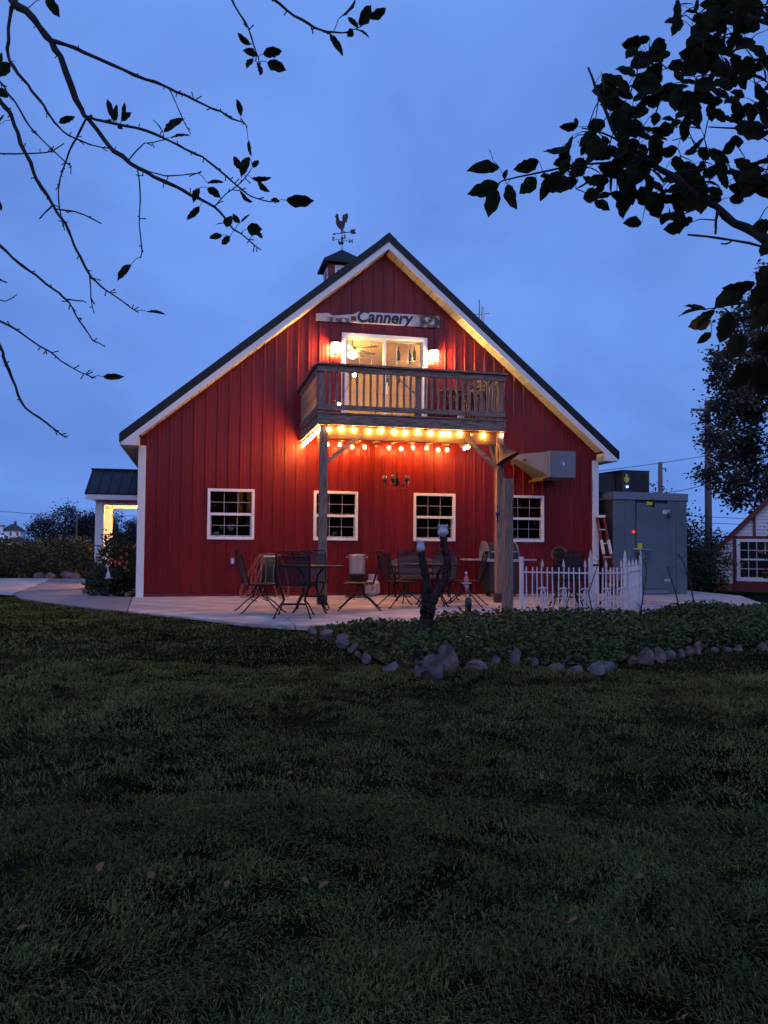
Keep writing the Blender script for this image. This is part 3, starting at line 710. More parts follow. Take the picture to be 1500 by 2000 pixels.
# ------------------------------------------------------------------ string lights
bulb_me = None
def strand(name, label, pts, group, lit=None, drop=.035, rad=.031, ends=None):
    """pts are bulb sockets along the cord"""
    global bulb_me
    t = thing(name, label, 'string lights', pts[0], group=group)
    cord = []
    P = [Vector(p) for p in (([ends[0]] if ends else [])+list(pts)+([ends[1]] if ends else []))]
    for a, b_ in zip(P[:-1], P[1:]):
        for k in range(4): 
            u = k/4; cord.append(a.lerp(b_, u)-Vector((0,0,.05*4*u*(1-u)*min(1,(b_-a).length/.5))))
    cord.append(P[-1]); MB().tube(cord, .0045, 5).build('cord', M['black'], t)
    for i, p in enumerate(pts):
        p = Vector(p)
        if bulb_me is None: bulb_me = MB().ball((0,0,0), rad, 10, 1.1).mesh('bulb'); bulb_me.materials.append(M['bulb'])
        if lit and not lit[i]:
            o = MB().ball(p-Vector((0,0,drop+rad)), rad, 10, 1.1).build('bulb', M['offbulb'], t)
        else:
            o = bpy.data.objects.new('bulb', bulb_me); col.objects.link(o); o.parent = t; o.location = p-Vector((0,0,drop+rad))-Vector(t.location)
        MB().tube([p, p-Vector((0,0,drop))], .011, 6).build('socket', M['black'], t)
fx_ = [3.34,3.58,3.80,4.075,4.30,4.55,4.75,4.99,5.23,5.45,5.57,5.79,6.02,6.25,6.60]
strand('string_lights', 'row of lit round bulbs strung along the front rim of the balcony', [(x, BY+.062, 3.168+.012*math.sin(x*9)) for x in fx_], 'bulbs strung round the balcony', [k != 12 for k in range(15)])
bx_ = [3.66,3.92,4.18,4.45,4.70,4.97,5.22,5.47,5.76,6.02,6.22]
strand('string_lights', 'row of lit bulbs strung under the joists close to the red wall', [(x, -.36+.05*math.sin(x*3), 3.14+.02*math.sin(x*7)) for x in bx_], 'bulbs strung round the balcony', [k not in (4,) for k in range(11)])
strand('string_lights', 'lit bulbs crowded along the balcony side nearest the corner window', [(BX0+.06, -2.44+k*.255, 3.168-.012*(k % 2)) for k in range(10)], 'bulbs strung round the balcony')
strand('string_lights', 'short run of lit bulbs under the balcony by the dinner bell', [(6.48, -.75-k*.22, 3.13) for k in range(3)], 'bulbs strung round the balcony')
strand('string_lights', 'two bulbs dangling inside the balcony rail by the glass door', [(3.55, -2.3, 3.64), (3.86, -2.2, 4.21)], 'bulbs strung round the balcony', None, .03, .031, ((3.2,-2.45,3.75),(4.9,-2.4,4.22)))

# chandelier under the balcony
ch = thing('chandelier', 'black iron chandelier with unlit globe bulbs and glass drops', 'chandelier', (4.85, -1.5, 2.2))
c = Vector((4.85,-1.5,2.25))
MB().tube([c+Vector((0,0,.90)), c+Vector((0,0,.15))], .006, 5).build('chain', M['iron'], ch)
MB().lathe([(.001,.2),(.02,.19),(.014,.1),(.04,.05),(.045,.0),(.02,-.05),(.001,-.07)], c, 12).build('stem', M['iron'], ch)
for k in range(5):
    q = 2*math.pi*k/5+.35; d = Vector((math.cos(q), math.sin(q), 0))
    a = MB().tube([c+d*.03, c+d*.11+Vector((0,0,-.06)), c+d*.21+Vector((0,0,-.03)), c+d*.235+Vector((0,0,.03))], .008, 6).build('arm', M['iron'], ch)
    MB().lathe([(.012,0),(.04,.012),(.035,.03),(.02,.045),(.001,.05)], c+d*.235+Vector((0,0,.02)), 10).build('candle_cup', M['iron'], a)
    MB().ball(c+d*.235+Vector((0,0,.105)), .044, 10).build('globe', M['offbulb'], ch)
    for s in (-1, 1):
        e = Vector((-d.y, d.x, 0))*.045*s
        MB().tube([c+d*.235+e+Vector((0,0,.02)), c+d*.235+e+Vector((0,0,-.05))], .006, 5).build('glass_drop', M['offbulb'], ch)
    for u in (.3, .6): MB().ball(c+d*(.235*(1-u)+.03)+Vector((0,0,-.07-.03*math.sin(u*3.1))), .009, 6).build('glass_drop', M['offbulb'], ch)

# dinner bell on the balcony post
bell = thing('dinner_bell', 'rusty cone shaped dinner bell tilted on the balcony post', 'bell', (6.58, -2.55, 2.5))
ax = Vector((.42,-.25,-.87)).normalized(); rotm = ax.to_track_quat('Z','Y').to_matrix()
bc = Vector((6.50,-2.66,2.92))
MB().lathe([(.001,-.02),(.045,-.01),(.06,.06),(.10,.16),(.15,.25),(.22,.31),(.245,.32),(.235,.31),(.14,.24),(.05,.06),(.001,.05)], bc, 22, rotm).build('bell', M['rust'], bell)
b = MB(); b.bar((6.60,-2.512,2.45),(6.60,-2.60,2.92),.035,.012,(0,1,0)); b.build('yoke', M['rust'], bell)
MB().tube([(6.60,-2.54,2.62),(6.585,-2.56,2.3),(6.60,-2.55,2.14)], .012, 6).build('pull_rod', M['rust'], bell)
# blue glass spindle and bead chain on the same post
o = MB().lathe([(.001,.17),(.012,.12),(.018,.03),(.045,.0),(.02,-.05),(.014,-.12),(.001,-.2)], (6.50,-2.56,1.66), 12).build('glass_spindle', M['blueglass'], None)
tag(o, 'cobalt blue glass spindle hanging on the balcony post', 'ornament')
t = thing('bead_chain', 'thin chain of pale beads hanging down the balcony post', 'chain', (6.50,-2.53,2.3))
for k in range(24): MB().ball((6.50+.004*math.sin(k), -2.53, 2.42-k*.026), .008, 6).build('bead', M['offbulb'], t)

# ------------------------------------------------------------------ side porch
po = thing('porch', 'small gabled side porch with white posts lit from within', 'porch', (-.7, 4.1, 0))
def pyz(y): return 2.84-abs(y-4.13)*.50
for s in (-1, 1):
    b = MB(); y0, y1 = 4.13, 4.13+s*1.30
    b.prism([(-1.40,y0,pyz(y0)),(-1.40,y1,pyz(y1)),(-1.40,y1,pyz(y1)-.04),(-1.40,y0,pyz(y0)-.04)], (1.36,0,0)); rf = b.build('roof', M['roof'], po)
    for k in range(7):
        x = -1.37+k*.2286
        if x > -.06: break
        bb = MB(); bb.bar((x,y0,pyz(y0)+.012),(x,y1,pyz(y1)+.012),.03,.025); bb.build('roof_rib', M['roof'], rf)
    ya, yb_ = sorted((y1, y1-s*.03)); MB().box(-1.38,-.05,ya,yb_,pyz(y1)-.15,pyz(y1)-.03).build('eave_fascia', M['white'], po)
MB().box(-1.42,-.04,4.08,4.18,2.83,2.865).build('ridge_cap', M['roof'], po)
b = MB(); b.prism([(-1.36,2.95,2.08),(-1.36,5.31,2.08),(-1.36,5.31,2.25),(-1.36,4.13,2.79),(-1.36,2.95,2.25)], (.03,0,0)); b.build('gable', M['white'], po)
MB().box(-1.33,-.05,2.95,5.31,2.10,2.12).build('porch_ceiling', M['soffit'], po)
for y in (3.1, 5.0):
    MB().box(-1.19,-1.0,y,y+.19,-.02,2.08).build('post', M['white'], po, .006)
for y in (3.10, 5.02): MB().box(-.99,-.05,y,y+.15,1.93,2.09).build('beam', M['white'], po)
MB().box(-1.19,-1.01,3.30,4.99,1.93,2.09).build('beam', M['white'], po)
t = thing('porch_lamp', 'lit porch lamp tucked under the side porch ceiling', 'lamp', (-.22, 4.1, 1.86))
MB().lathe([(.001,-.09),(.06,-.07),(.075,.0),(.06,.09),(.02,.1)], (-.22,4.1,1.80), 14).build('globe', M['porchlamp'], t)
MB().tube([(-.22,4.1,1.89),(-.22,4.1,2.10)], .012, 6).build('stem', M['black'], t)
t = thing('wind_chime', 'string of glass drops hanging from the porch beam', 'wind chime', (-.12, 2.98, 2.1))
MB().tube([(-.35,3.0,2.07),(-.22,2.98,1.98),(-.12,2.98,1.9),(-.12,2.98,1.35)], .003, 4).build('cord', M['black'], t)
for z, r in ((1.86,.05),(1.64,.055),(1.45,.025)): MB().lathe([(.001,r),(r*.5,r*.6),(r*.7,0),(r*.4,-r*.6),(.001,-r)], (-.12,2.98,z), 8).build('glass_drop', M['lampmilk'], t)
for k in range(6): MB().ball((-1.1+k*.19, 2.94, 2.04-.02*(k % 2)), .02, 7).build('bulb', M['offbulb'], t)

# ------------------------------------------------------------------ patio furniture
def iron_chair(name='patio_chair'):
    t = thing(name, 'x', 'chair', (0,0,0), group='wrought iron chairs on the patio')
    SH = .43
    # back frame bows out and up; panel is woven mesh
    L_ = [(-.235,.20,SH),(-.245,.26,.62),(-.24,.33,.90)]; R_ = [(-x,y,z) for x,y,z in L_]
    MB().tube(L_+[(-.22,.345,.945),(0,.35,.955),(.22,.345,.945)]+R_[::-1], .0105, 7).build('back_frame', M['iron'], t)
    b = MB(); b.add([(-.235,.20,SH+.02),(.235,.20,SH+.02),(.24,.262,.62),(-.24,.262,.62),(.235,.325,.875),(-.235,.325,.875)], [(0,1,2,3),(3,2,4,5)]); b.build('backrest', M['mesh'], t)
    MB().tube([(-.24,.325,.88),(.24,.325,.88)], .008, 6).build('cross_rail', M['iron'], t)
    b = MB()                                               # cast scroll crest
    for s in (-1, 1):
        pts = []
        for k in range(15):
            q = k/14*4.6; r = .045-.0026*k; pts.append((s*(.06+r*math.cos(q)), .338, .905+r*math.sin(q)*.8))
        b.tube(pts, .007, 5)
    b.ball((0,.338,.925), .028, 8); b.build('crest', M['iron'], t)
    b = MB(); b.prism([(-.235,-.25,SH),(.235,-.25,SH),(.24,.22,SH),(-.24,.22,SH)], (0,0,.012)); b.build('seat', M['mesh'], t)
    MB().tube([(-.24,.21,SH),(-.245,-.24,SH),(-.20,-.275,SH-.01),(.20,-.275,SH-.01),(.245,-.24,SH),(.24,.21,SH)], .0105, 7).build('seat_frame', M['iron'], t)
    for s in (-1, 1):
        for f in (-1, 1):
            MB().tube([(s*.20,f*.02-.02,SH-.01),(s*.17,f*.05-.02,.31),(s*.15,f*.07-.02,.24),(s*.20,f*.18-.02,.16),(s*.25,f*.30-.02,.035),(s*.26,f*.34-.02,.008)], .0105, 7).build('leg', M['iron'], t)
            MB().lathe([(.001,.0),(.02,.0),(.018,.014),(.001,.016)], (s*.26, f*.34-.02, 0), 8).build('foot', M['iron'], t)
        pts = []
        for k in range(17):
            q = k/16*5.4; r = .062-.0028*k; pts.append((s*.19, -.02+r*math.cos(q), .345+r*math.sin(q)))
        MB().tube(pts, .008, 5).build('spring_scroll', M['iron'], t)
    for f in (-.11, .08): MB().tube([(-.19,f,.18),(.19,f,.18)], .008, 5).build('stretcher', M['iron'], t)
    return t
chair0 = iron_chair(); used = False
def put_chair(x, y, face, label):
    """face = direction the sitter looks, degrees from +x"""
    global used
    o = chair0 if not used else copy_tree(chair0)
    used = True
    o.location = (x, y, 0); o.rotation_euler = (0, 0, R(face)+math.pi/2)
    o['label'] = label
put_chair(2.06, -3.80, 8, 'black iron chair in profile in front of the hose reel')
put_chair(2.50, -4.72, 78, 'black iron chair with its back to the lawn at the table by the hose')
put_chair(3.02, -2.95, -95, 'black iron chair behind the table, half hidden by the balcony post')
put_chair(3.72, -3.62, 168, 'black iron chair in profile in front of the stock pot')
put_chair(4.50, -3.15, 12, 'black iron chair in profile in front of the wooden bench end')
put_chair(5.02, -2.12, -95, 'black iron chair between the bench and the table behind the forked trunk')
put_chair(5.72, -3.10, 150, 'black iron chair turned to the table, just behind the glass totem')
put_chair(5.62, -1.95, -120, 'black iron chair behind the second table beside the grill')
put_chair(7.30, -3.75, 70, 'black iron chair behind the white fence with its back to the garden')
put_chair(8.28, -2.15, -105, 'black iron chair behind the fence against the barn wall')
put_chair(8.55, -3.30, 150, 'black iron chair behind the fence nearest the barn corner')
def iron_table(x, y, r, label):
    t = thing('patio_table', label, 'table', (x, y, 0), group='wrought iron tables on the patio')
    MB().lathe([(.001,.70),(r-.03,.70),(r-.005,.705),(r,.715),(r-.005,.728),(.001,.73)], (x,y,0), 36).build('table_top', M['iron'], t)
    for k in range(4):
        q = math.pi/2*k+.6; d = Vector((math.cos(q), math.sin(q), 0)); c = Vector((x,y,0))
        MB().tube([c+d*.30+Vector((0,0,.70)), c+d*.16+Vector((0,0,.58)), c+d*.12+Vector((0,0,.42)), c+d*.20+Vector((0,0,.22)), c+d*.33+Vector((0,0,.03)), c+d*.36+Vector((0,0,.008))], .013, 7).build('leg', M['iron'], t)
        MB().lathe([(.001,0),(.024,0),(.02,.015),(.001,.017)], c+d*.36, 8).build('foot', M['iron'], t)
    MB().tube([Vector((x,y,.42))+Vector((.12*math.cos(q/16*6.283), .12*math.sin(q/16*6.283), 0)) for q in range(17)], .009, 5, False).build('ring', M['iron'], t)
iron_table(2.85, -3.92, .52, 'round black iron table nearest the hose reel')
iron_table(5.12, -2.98, .50, 'round black iron table behind the forked trunk')
iron_table(7.72, -2.95, .56, 'round black iron table behind the white garden fence')
# bench against the wall
bn = thing('bench', 'wooden garden bench with arched iron ends against the barn wall', 'bench', (5.55, -.5, 0))
for x in (5.0, 6.12):
    e = MB().tube([(x,-.82,.0),(x,-.80,.40),(x,-.80,.60),(x,-.55,.63),(x,-.30,.62)], .018, 7).build('end_frame', M['iron'], bn)
    MB().tube([(x,-.28,.0),(x,-.33,.42),(x,-.22,.78)], .018, 7).build('leg', M['iron'], bn)
for k in range(5): MB().box(4.99,6.13,-.79+k*.093,-.79+k*.093+.075,.40,.425).build('seat_slat', M['plank'], bn, .004)
for k in range(2): MB().box(4.99,6.13,-.305+k*.02,-.285+k*.02,.49+k*.13,.56+k*.13).build('back_slat', M['plank'], bn, .004)
b = MB(); arch = [(5.0+1.12*k/16, .72+.10*math.sin(math.pi*k/16)**1.3) for k in range(17)]
b.prism([(x,-.25,z-.055) for x, z in arch]+[(x,-.25,z) for x, z in arch[::-1]], (0,.03,0)); b.build('crest_rail', M['plank'], bn)
for k in range(9): MB().tube([(5.12+k*.11,-.262,.56),(5.12+k*.11,-.24,.72)], .008, 5).build('spindle', M['iron'], bn)
# hose reel: green hose wound on a drum, orange hose slung round it
hr = thing('hose_reel', 'garden hose reel wound with dark green hose against the wall', 'hose reel', (2.47, -.35, 0))
for x in (2.33, 2.63): MB().lathe([(.001,-.012),(.20,-.01),(.205,0),(.2,.01),(.001,.012)], (x,-.35,.55), 20, Matrix.Rotation(math.pi/2,3,'Y')).build('flange', M['dark'], hr)
for k in range(11):
    x = 2.355+k*.025
    MB().tube([(x+.006*math.sin(q), -.35+.185*math.cos(q), .53+.26*math.sin(q)) for q in [i/20*6.283 for i in range(21)]], .0125, 6, False).build('hose_coil', M['green'], hr)
MB().box(2.32,2.64,-.43,-.27,.79,.82).build('top_bar', M['white'], hr, .006)
for x in (2.315, 2.645): MB().box(x-.015,x+.015,-.40,-.30,0,.80).build('side_frame', M['dark'], hr)
oh = thing('orange_hose', 'orange hose slung in loose loops over the hose reel', 'hose', (2.3, -.5, 0))
for k in (0,1,3,5,6,8,10):
    rx, sh_, cx_ = .05+.014*((k*5) % 7), .04+.036*k, 2.32+.012*((k*3) % 5)
    if k > 7: cx_, sh_ = 2.66, -.03-.03*(k-7)
    pts = []
    for i in range(33):
        q = 2*math.pi*i/32; zz = .42+.41*math.cos(q)-.03*math.sin(q*2+k)
        pts.append((cx_+rx*math.sin(q)*(1.15-.35*math.cos(q))-sh_*(1-math.cos(q))*.75, -.60-.013*k+.02*math.sin(q+k)-.03*(zz < .06), max(zz, .0115)))
    MB().tube(pts, .009, 6, False).build('loop', M['orange'], oh)
MB().tube([(2.30+.36*i/12, -.56-.03*math.sin(i/12*3.14), .825+.035*math.sin(i/12*3.14)) for i in range(13)], .0105, 6).build('loop', M['orange'], oh)
# stock pot on a burner stand
sp_ = thing('burner_stand', 'black cast iron burner stand under the stock pot', 'burner', (4.26, -.6, 0))
c = Vector((4.26,-.6,0))
MB().lathe([(.12,.30),(.165,.31),(.17,.44),(.19,.445),(.19,.462),(.001,.462)], c, 18).build('burner_bowl', M['black'], sp_)
for k in range(3):
    q = k*2.094+.5; d = Vector((math.cos(q), math.sin(q), 0)); MB().tube([c+d*.15+Vector((0,0,.32)), c+d*.17+Vector((0,0,.15)), c+d*.22], .012, 6).build('leg', M['black'], sp_)
MB().tube([c+Vector((.235*math.cos(i/18*6.283), .235*math.sin(i/18*6.283), .012)) for i in range(19)], .010, 5, False).build('base_ring', M['black'], sp_)
pt_ = thing('stock_pot', 'tall dented aluminium stock pot with loop handles and lid', 'pot', (4.26, -.6, .465))
MB().lathe([(.001,.466),(.155,.466),(.162,.475),(.162,.83),(.168,.835),(.168,.845),(.15,.855),(.02,.868),(.001,.868)], c, 26).build('body', M['steel'], pt_)
for s in (-1, 1): MB().tube([c+Vector((s*.16,-.05,.78)), c+Vector((s*.20,-.045,.80)), c+Vector((s*.215,0,.81)), c+Vector((s*.20,.045,.80)), c+Vector((s*.16,.05,.78))], .008, 6).build('handle', M['steel'], pt_)
tk = thing('propane_tank', 'white propane gas cylinder with orange label by the wall', 'gas cylinder', (4.64, -.32, 0))
c = Vector((4.64,-.32,0))
MB().lathe([(.11,.0),(.115,.03),(.145,.05),(.155,.09),(.155,.24),(.14,.29),(.09,.325),(.001,.335)], c, 22).build('body', M['cream'], tk)
b = MB(); vs = []; fs = []
for i in range(9):
    q = -2.65+i/8*2.1; vs += [c+Vector((.1575*math.cos(q), .1575*math.sin(q), z)) for z in (.10,.24)]
fs = [(2*i,2*i+2,2*i+3,2*i+1) for i in range(8)]; b.add(vs, fs, True); b.build('label_band', M['label'], tk)
b = MB()
for i in range(12):
    q0, q1 = -math.pi*.75+i*.39, -math.pi*.75+(i+1)*.39
    if i in (5, 6): continue
    b.prism([c+Vector((.095*math.cos(q), .095*math.sin(q), z)) for q, z in ((q0,.32),(q1,.32),(q1,.445),(q0,.445))], Vector((0,0,0))+Vector((.004*math.cos(q0), .004*math.sin(q0),0)))
b.build('collar', M['cream'], tk); MB().lathe([(.001,.33),(.02,.33),(.02,.38),(.035,.385),(.035,.41),(.001,.41)], c, 10).build('valve', M['steel'], tk)
MB().tube([c+Vector((.02,-.02,.37)), c+Vector((.14,-.12,.36)), c+Vector((.16,-.15,.22)), c+Vector((.10,-.22,.06)), c+Vector((-.1,-.28,.012)), (4.36,-.6,.10)], .008, 6).build('gas_hose', M['black'], tk)

# barbecue grill behind the post
gr = thing('grill', 'covered gas barbecue with side shelves behind the balcony post', 'grill', (7.28, -.62, 0))
MB().box(6.98,7.58,-.90,-.40,.12,.72).build('cabinet', M['dark'], gr, .01)
b = MB(); lid = [(-.92,.78),(-.92,.90),(-.86,1.02),(-.74,1.10),(-.56,1.12),(-.42,1.04),(-.38,.90),(-.38,.78)]
b.prism([(6.96,y,z) for y, z in lid], (.64,0,0)); b.build('hood', M['dark'], gr, .01)
for x in (6.945, 7.60):
    b = MB(); b.prism([(x,y,z) for y, z in [(-.94,.78),(-.94,.90),(-.87,1.04),(-.74,1.13),(-.55,1.15),(-.40,1.06),(-.36,.90),(-.36,.78)]], (.02,0,0)); b.build('hood_cap', M['grey'], gr, .004)
MB().box(6.92,7.64,-.96,-.38,.72,.78).build('firebox_rim', M['greyvinyl'], gr)
for x0, x1 in ((6.50,6.91),(7.65,8.02)): MB().box(x0,x1,-.90,-.42,.745,.775).build('side_shelf', M['steel'], gr, .006)
MB().tube([(7.0,-.97,.92),(7.0,-1.0,.93),(7.56,-1.0,.93),(7.56,-.97,.92)], .012, 6).build('hood_handle', M['steel'], gr)
MB().box(7.05,7.50,-.965,-.955,.735,.77).build('control_panel', M['steel'], gr)
for x in (7.02, 7.52): MB().lathe([(.001,-.02),(.06,-.02),(.065,0),(.06,.02),(.001,.02)], (x,-.66,.065), 14, Matrix.Rotation(math.pi/2,3,'Y')).build('wheel', M['black'], gr)
for x in (7.0, 7.54): MB().box(x,x+.03,-.86,-.83,0,.13).build('leg', M['dark'], gr)
MB().box(7.12,7.44,-.9365,-.9215,.80,.93).build('name_plate', M['blueglass'], gr)
# wicker basket on the fenced table
bk = thing('basket', 'brown woven basket lying on its side on the fenced table', 'basket', (7.55, -2.95, .73))
rotm = Vector((-.55,-.70,.45)).normalized().to_track_quat('Z','Y').to_matrix(); c = Vector((7.60,-2.88,.86))
MB().lathe([(.001,-.14),(.09,-.14),(.12,-.03),(.135,.10),(.14,.13),(.125,.13),(.115,.1),(.10,-.02),(.08,-.12),(.001,-.12)], c, 18, rotm).build('body', M['wicker'], bk)
MB().tube([c+rotm @ Vector((.135*math.cos(q/18*6.283), .135*math.sin(q/18*6.283), .13)) for q in range(19)], .012, 6, False).build('rim', M['wicker'], bk)
# ladder leaning at the barn corner
ld = thing('step_ladder', 'red folded stepladder leaning on the white barn corner', 'ladder', (10.1, -.8, 0))
a0, a1 = Vector((10.02,-.42,0)), Vector((9.86,-.13,1.70)); sd_ = Vector((.13,-.14,0))
for k in range(2):
    b = MB(); b.bar(a0+sd_*(k-.2), a1+sd_*(k*.75-.2), .028, .085, (0,1,.5)); b.build('rail', M['ladder'], ld)
    b = MB(); b.bar((a0+sd_*(k-.2)).lerp(a1+sd_*(k*.75-.2),.52)+Vector((0,-.012,.004)), (a0+sd_*(k-.2)).lerp(a1+sd_*(k*.75-.2),.70)+Vector((0,-.012,.004)), .032, .086, (0,1,.5)); b.build('label', M['white'], ld)
for k in range(5):
    u = .12+k*.18; p, q = (a0-sd_*.2).lerp(a1-sd_*.2, u), (a0+sd_*.8).lerp(a1+sd_*.55, u); b = MB(); b.bar(p, q, .07, .025); b.build('step', M['steel'], ld)
MB().box(a1.x-.05,a1.x+.10,a1.y-.12,a1.y+.03,1.695,1.75).build('top_cap', M['white'], ld)

# ------------------------------------------------------------------ white garden fence
fn = thing('garden_fence', 'white iron garden fence with scrolls and pointed finials round the patio', 'fence', (7.2, -5.1, -.03))
FP = [Vector((6.10,-4.62,0)), Vector((7.00,-5.18,0)), Vector((7.66,-5.05,0)), Vector((8.92,-3.40,0))]
def scroll_mesh():
    b = MB()
    for s in (-1, 1):
        for zc, r0, up in ((.36,.034,1),(.215,.030,1),(.13,.030,-1)):
            pts = []
            for k in range(13):
                q = k/12*4.4; r = r0*(1-.055*k); pts.append((s*(.036+r*math.cos(q)), 0, zc+up*r*math.sin(q)))
            b.tube(pts, .0095, 5)
        b.tube([(s*.008,0,.38),(s*.036,0,.30),(s*.012,0,.235),(s*.036,0,.17),(s*.012,0,.09),(s*.03,0,.06)], .010, 5)
    b.ball((0,0,.385), .028, 7, .7); b.ball((0,0,.06), .022, 7, .7)
    return b.mesh('scroll')
scr = scroll_mesh(); scr.materials.append(M['whiteiron'])
fin = MB().lathe([(.008,0),(.022,.015),(.026,.03),(.012,.045),(.02,.06),(.010,.08),(.001,.13)], (0,0,0), 8).mesh('finial'); fin.materials.append(M['whiteiron'])
pk = MB().box(-.009,.009,-.009,.009,-.06,.73).mesh('picket'); pk.materials.append(M['whiteiron'])
def child(me, name, parent, p, rz=0, lean=(0,0), parent_loc=None):
    o = bpy.data.objects.new(name, me); col.objects.link(o); o.parent = parent
    o.location = Vector(p)-root_loc(parent); o.rotation_euler = (lean[0], lean[1], rz); return o
for a, c, n_ in ((FP[0],FP[1],12),(FP[1],FP[2],8),(FP[2],FP[3],16)):
    d = (c-a); rz = math.atan2(d.y, d.x); dn = d.normalized()
    for z in (.645, .05): b = MB(); b.bar(a+Vector((0,0,z)), c+Vector((0,0,z)), .026, .022); b.build('rail', M['whiteiron'], fn)
    for k in range(1, n_+1):
        p = a.lerp(c, k/(n_+1)); ln = random.uniform(-.012,.012)
        child(pk, 'picket', fn, p, rz, (ln, random.uniform(-.02,.02)))
        if k % 4 == 0:
            child(fin, 'finial', fn, p+Vector((0,0,.73)), rz); child(scr, 'scroll', fn, p+Vector((0,-.018,.02)), rz)
for i, p in enumerate(FP):
    w_ = .027 if i in (0, 1) else .020
    MB().box(p.x-w_, p.x+w_, p.y-w_, p.y+w_, -.05, .885).build('post', M['whiteiron'], fn, .003)
    if i: child(fin, 'finial', fn, p+Vector((0,0,.885)))

# ------------------------------------------------------------------ planted bed
BED = [(2.55,-6.15),(4,-5.85),(5.4,-5.45),(6.05,-4.98),(7.0,-5.5),(7.62,-5.42),(8.9,-4.4),(9.95,-4.05),(11.4,-3.5),(12.6,-5.0),(12.2,-6.7),(10.2,-7.9),(7.6,-8.25),(6.4,-8.35),(5.6,-8.7),(4.8,-9.25),(4.1,-8.75),(3.3,-9.1),(2.95,-8.7),(2.88,-7.9),(2.78,-7.0)]
def inside(P, poly):
    x, y = P[:,0], P[:,1]; c = np.zeros(len(P), bool); n = len(poly)
    for i in range(n):
        (x0,y0), (x1,y1) = poly[i], poly[(i+1) % n]
        c ^= ((y0 > y) != (y1 > y)) & (x < (x1-x0)*(y-y0)/(y1-y0+1e-12)+x0)
    return c
def gz(P): return np.array([ground_z(x, y) for x, y in P[:,:2]])
MB().add([(x,y,ground_z(x,y)+.022) for x,y in BED], [tuple(range(len(BED)-1,-1,-1))]).build('bed_soil', M['mulch'], None, kind='structure')
cand = rng.uniform((2.4,-9.5),(12.8,-3.4),(95000,2)); cand = cand[inside(cand, BED)]
# distance to edge keeps the mound low at the rim
def edge_dist(P, poly):
    d = np.full(len(P), 9.)
    for i in range(len(poly)):
        a, b_ = np.array(poly[i]), np.array(poly[(i+1) % len(poly)]); ab = b_-a
        t = np.clip(((P-a)@ab)/(ab@ab), 0, 1); d = np.minimum(d, np.linalg.norm(P-(a+t[:,None]*ab), axis=1))
    return d
ed = edge_dist(cand, BED)
lump = .5+.5*np.sin(cand[:,0]*4.1+np.sin(cand[:,1]*3.3)*1.4)*np.sin(cand[:,1]*4.7+cand[:,0]*.7)
lump2 = .5+.5*np.sin(cand[:,0]*1.3+1)*np.sin(cand[:,1]*1.7); top = np.clip(ed/.35, .25, 1)*(.10+.08*lump+.07*lump2)*rng.uniform(.7,1.2,len(cand))
keep = rng.uniform(size=len(cand)) < (.35+.65*lump)
cand, top = cand[keep], top[keep]
z = gz(cand)+.02+top*np.sqrt(rng.uniform(.05, 1, len(cand)))
leaf_cloud('ground_cover', np.column_stack([cand, z]), rng.uniform(.042,.088,len(cand)), M['cover'], None, .62, .62, .25)
tag(bpy.data.objects['ground_cover'], 'low dark leafy ground cover filling the stone edged bed', 'ground cover', None, 'stuff')

# edging stones
STN = [(2.53,-6.41,.15,.09),(2.66,-6.77,.20,.12),(2.80,-7.06,.17,.11),(2.74,-7.45,.13,.10),(2.80,-7.72,.12,.10),(2.78,-8.05,.08,.06),(2.80,-8.36,.10,.08),(2.93,-8.91,.17,.09),(3.12,-9.22,.10,.11),(3.24,-9.36,.22,.22),
       (3.50,-8.95,.20,.26),(3.74,-9.05,.24,.10),(4.04,-8.80,.15,.12),(4.24,-8.83,.12,.17),(4.40,-8.92,.12,.11),(4.55,-9.12,.15,.08),(4.68,-9.28,.14,.08),(4.82,-9.42,.18,.15),(5.06,-9.22,.17,.13),
       (5.52,-8.9,.10,.10),(5.72,-8.82,.16,.16),(5.93,-8.75,.12,.14),(6.11,-8.65,.11,.11),(6.30,-8.58,.08,.08),(6.46,-8.5,.10,.10),(6.60,-8.45,.12,.13),(6.85,-8.4,.09,.06),(7.02,-8.38,.10,.06),(7.20,-8.36,.11,.07),(7.50,-8.36,.10,.12)]
ORD = 'first second third fourth fifth sixth seventh eighth ninth tenth eleventh twelfth thirteenth fourteenth fifteenth sixteenth seventeenth eighteenth nineteenth twentieth twenty-first twenty-second twenty-third twenty-fourth twenty-fifth twenty-sixth twenty-seventh twenty-eighth twenty-ninth thirtieth'.split()
def rock(x, y, w_, h_, m_, seed):
    r_ = np.random.default_rng(seed); import bmesh
    bm = bmesh.new(); bmesh.ops.create_icosphere(bm, subdivisions=3, radius=1)
    V = np.array([v.co[:] for v in bm.verts])
    for k in range(9):                                      # chop flat facets, as broken field stone has
        n = unit(r_.normal(size=3)); dd = r_.uniform(.42,.8); q = V@n; m2 = q > dd; V[m2] -= np.outer(q[m2]-dd, n)
    V += .05*np.sin(V[:,[1,2,0]]*5+seed)+.03*np.sin(V[:,[2,0,1]]*11+seed*2)+.012*r_.normal(size=V.shape)
    V *= np.array([w_*.62, w_*r_.uniform(.42,.6), h_*.78])
    a = r_.uniform(0, 6.28); rot = np.array([[math.cos(a),-math.sin(a),0],[math.sin(a),math.cos(a),0],[0,0,1]]) if w_ < .2 else np.eye(3)
    V = V@rot.T
    for v, q in zip(bm.verts, V): v.co = q
    me = bpy.data.meshes.new('edging_stone'); bm.to_mesh(me); bm.free(); me.materials.append(m_)
    o = bpy.data.objects.new('edging_stone', me); col.objects.link(o); o.location = (x, y, ground_z(x,y)+h_*.34); return o
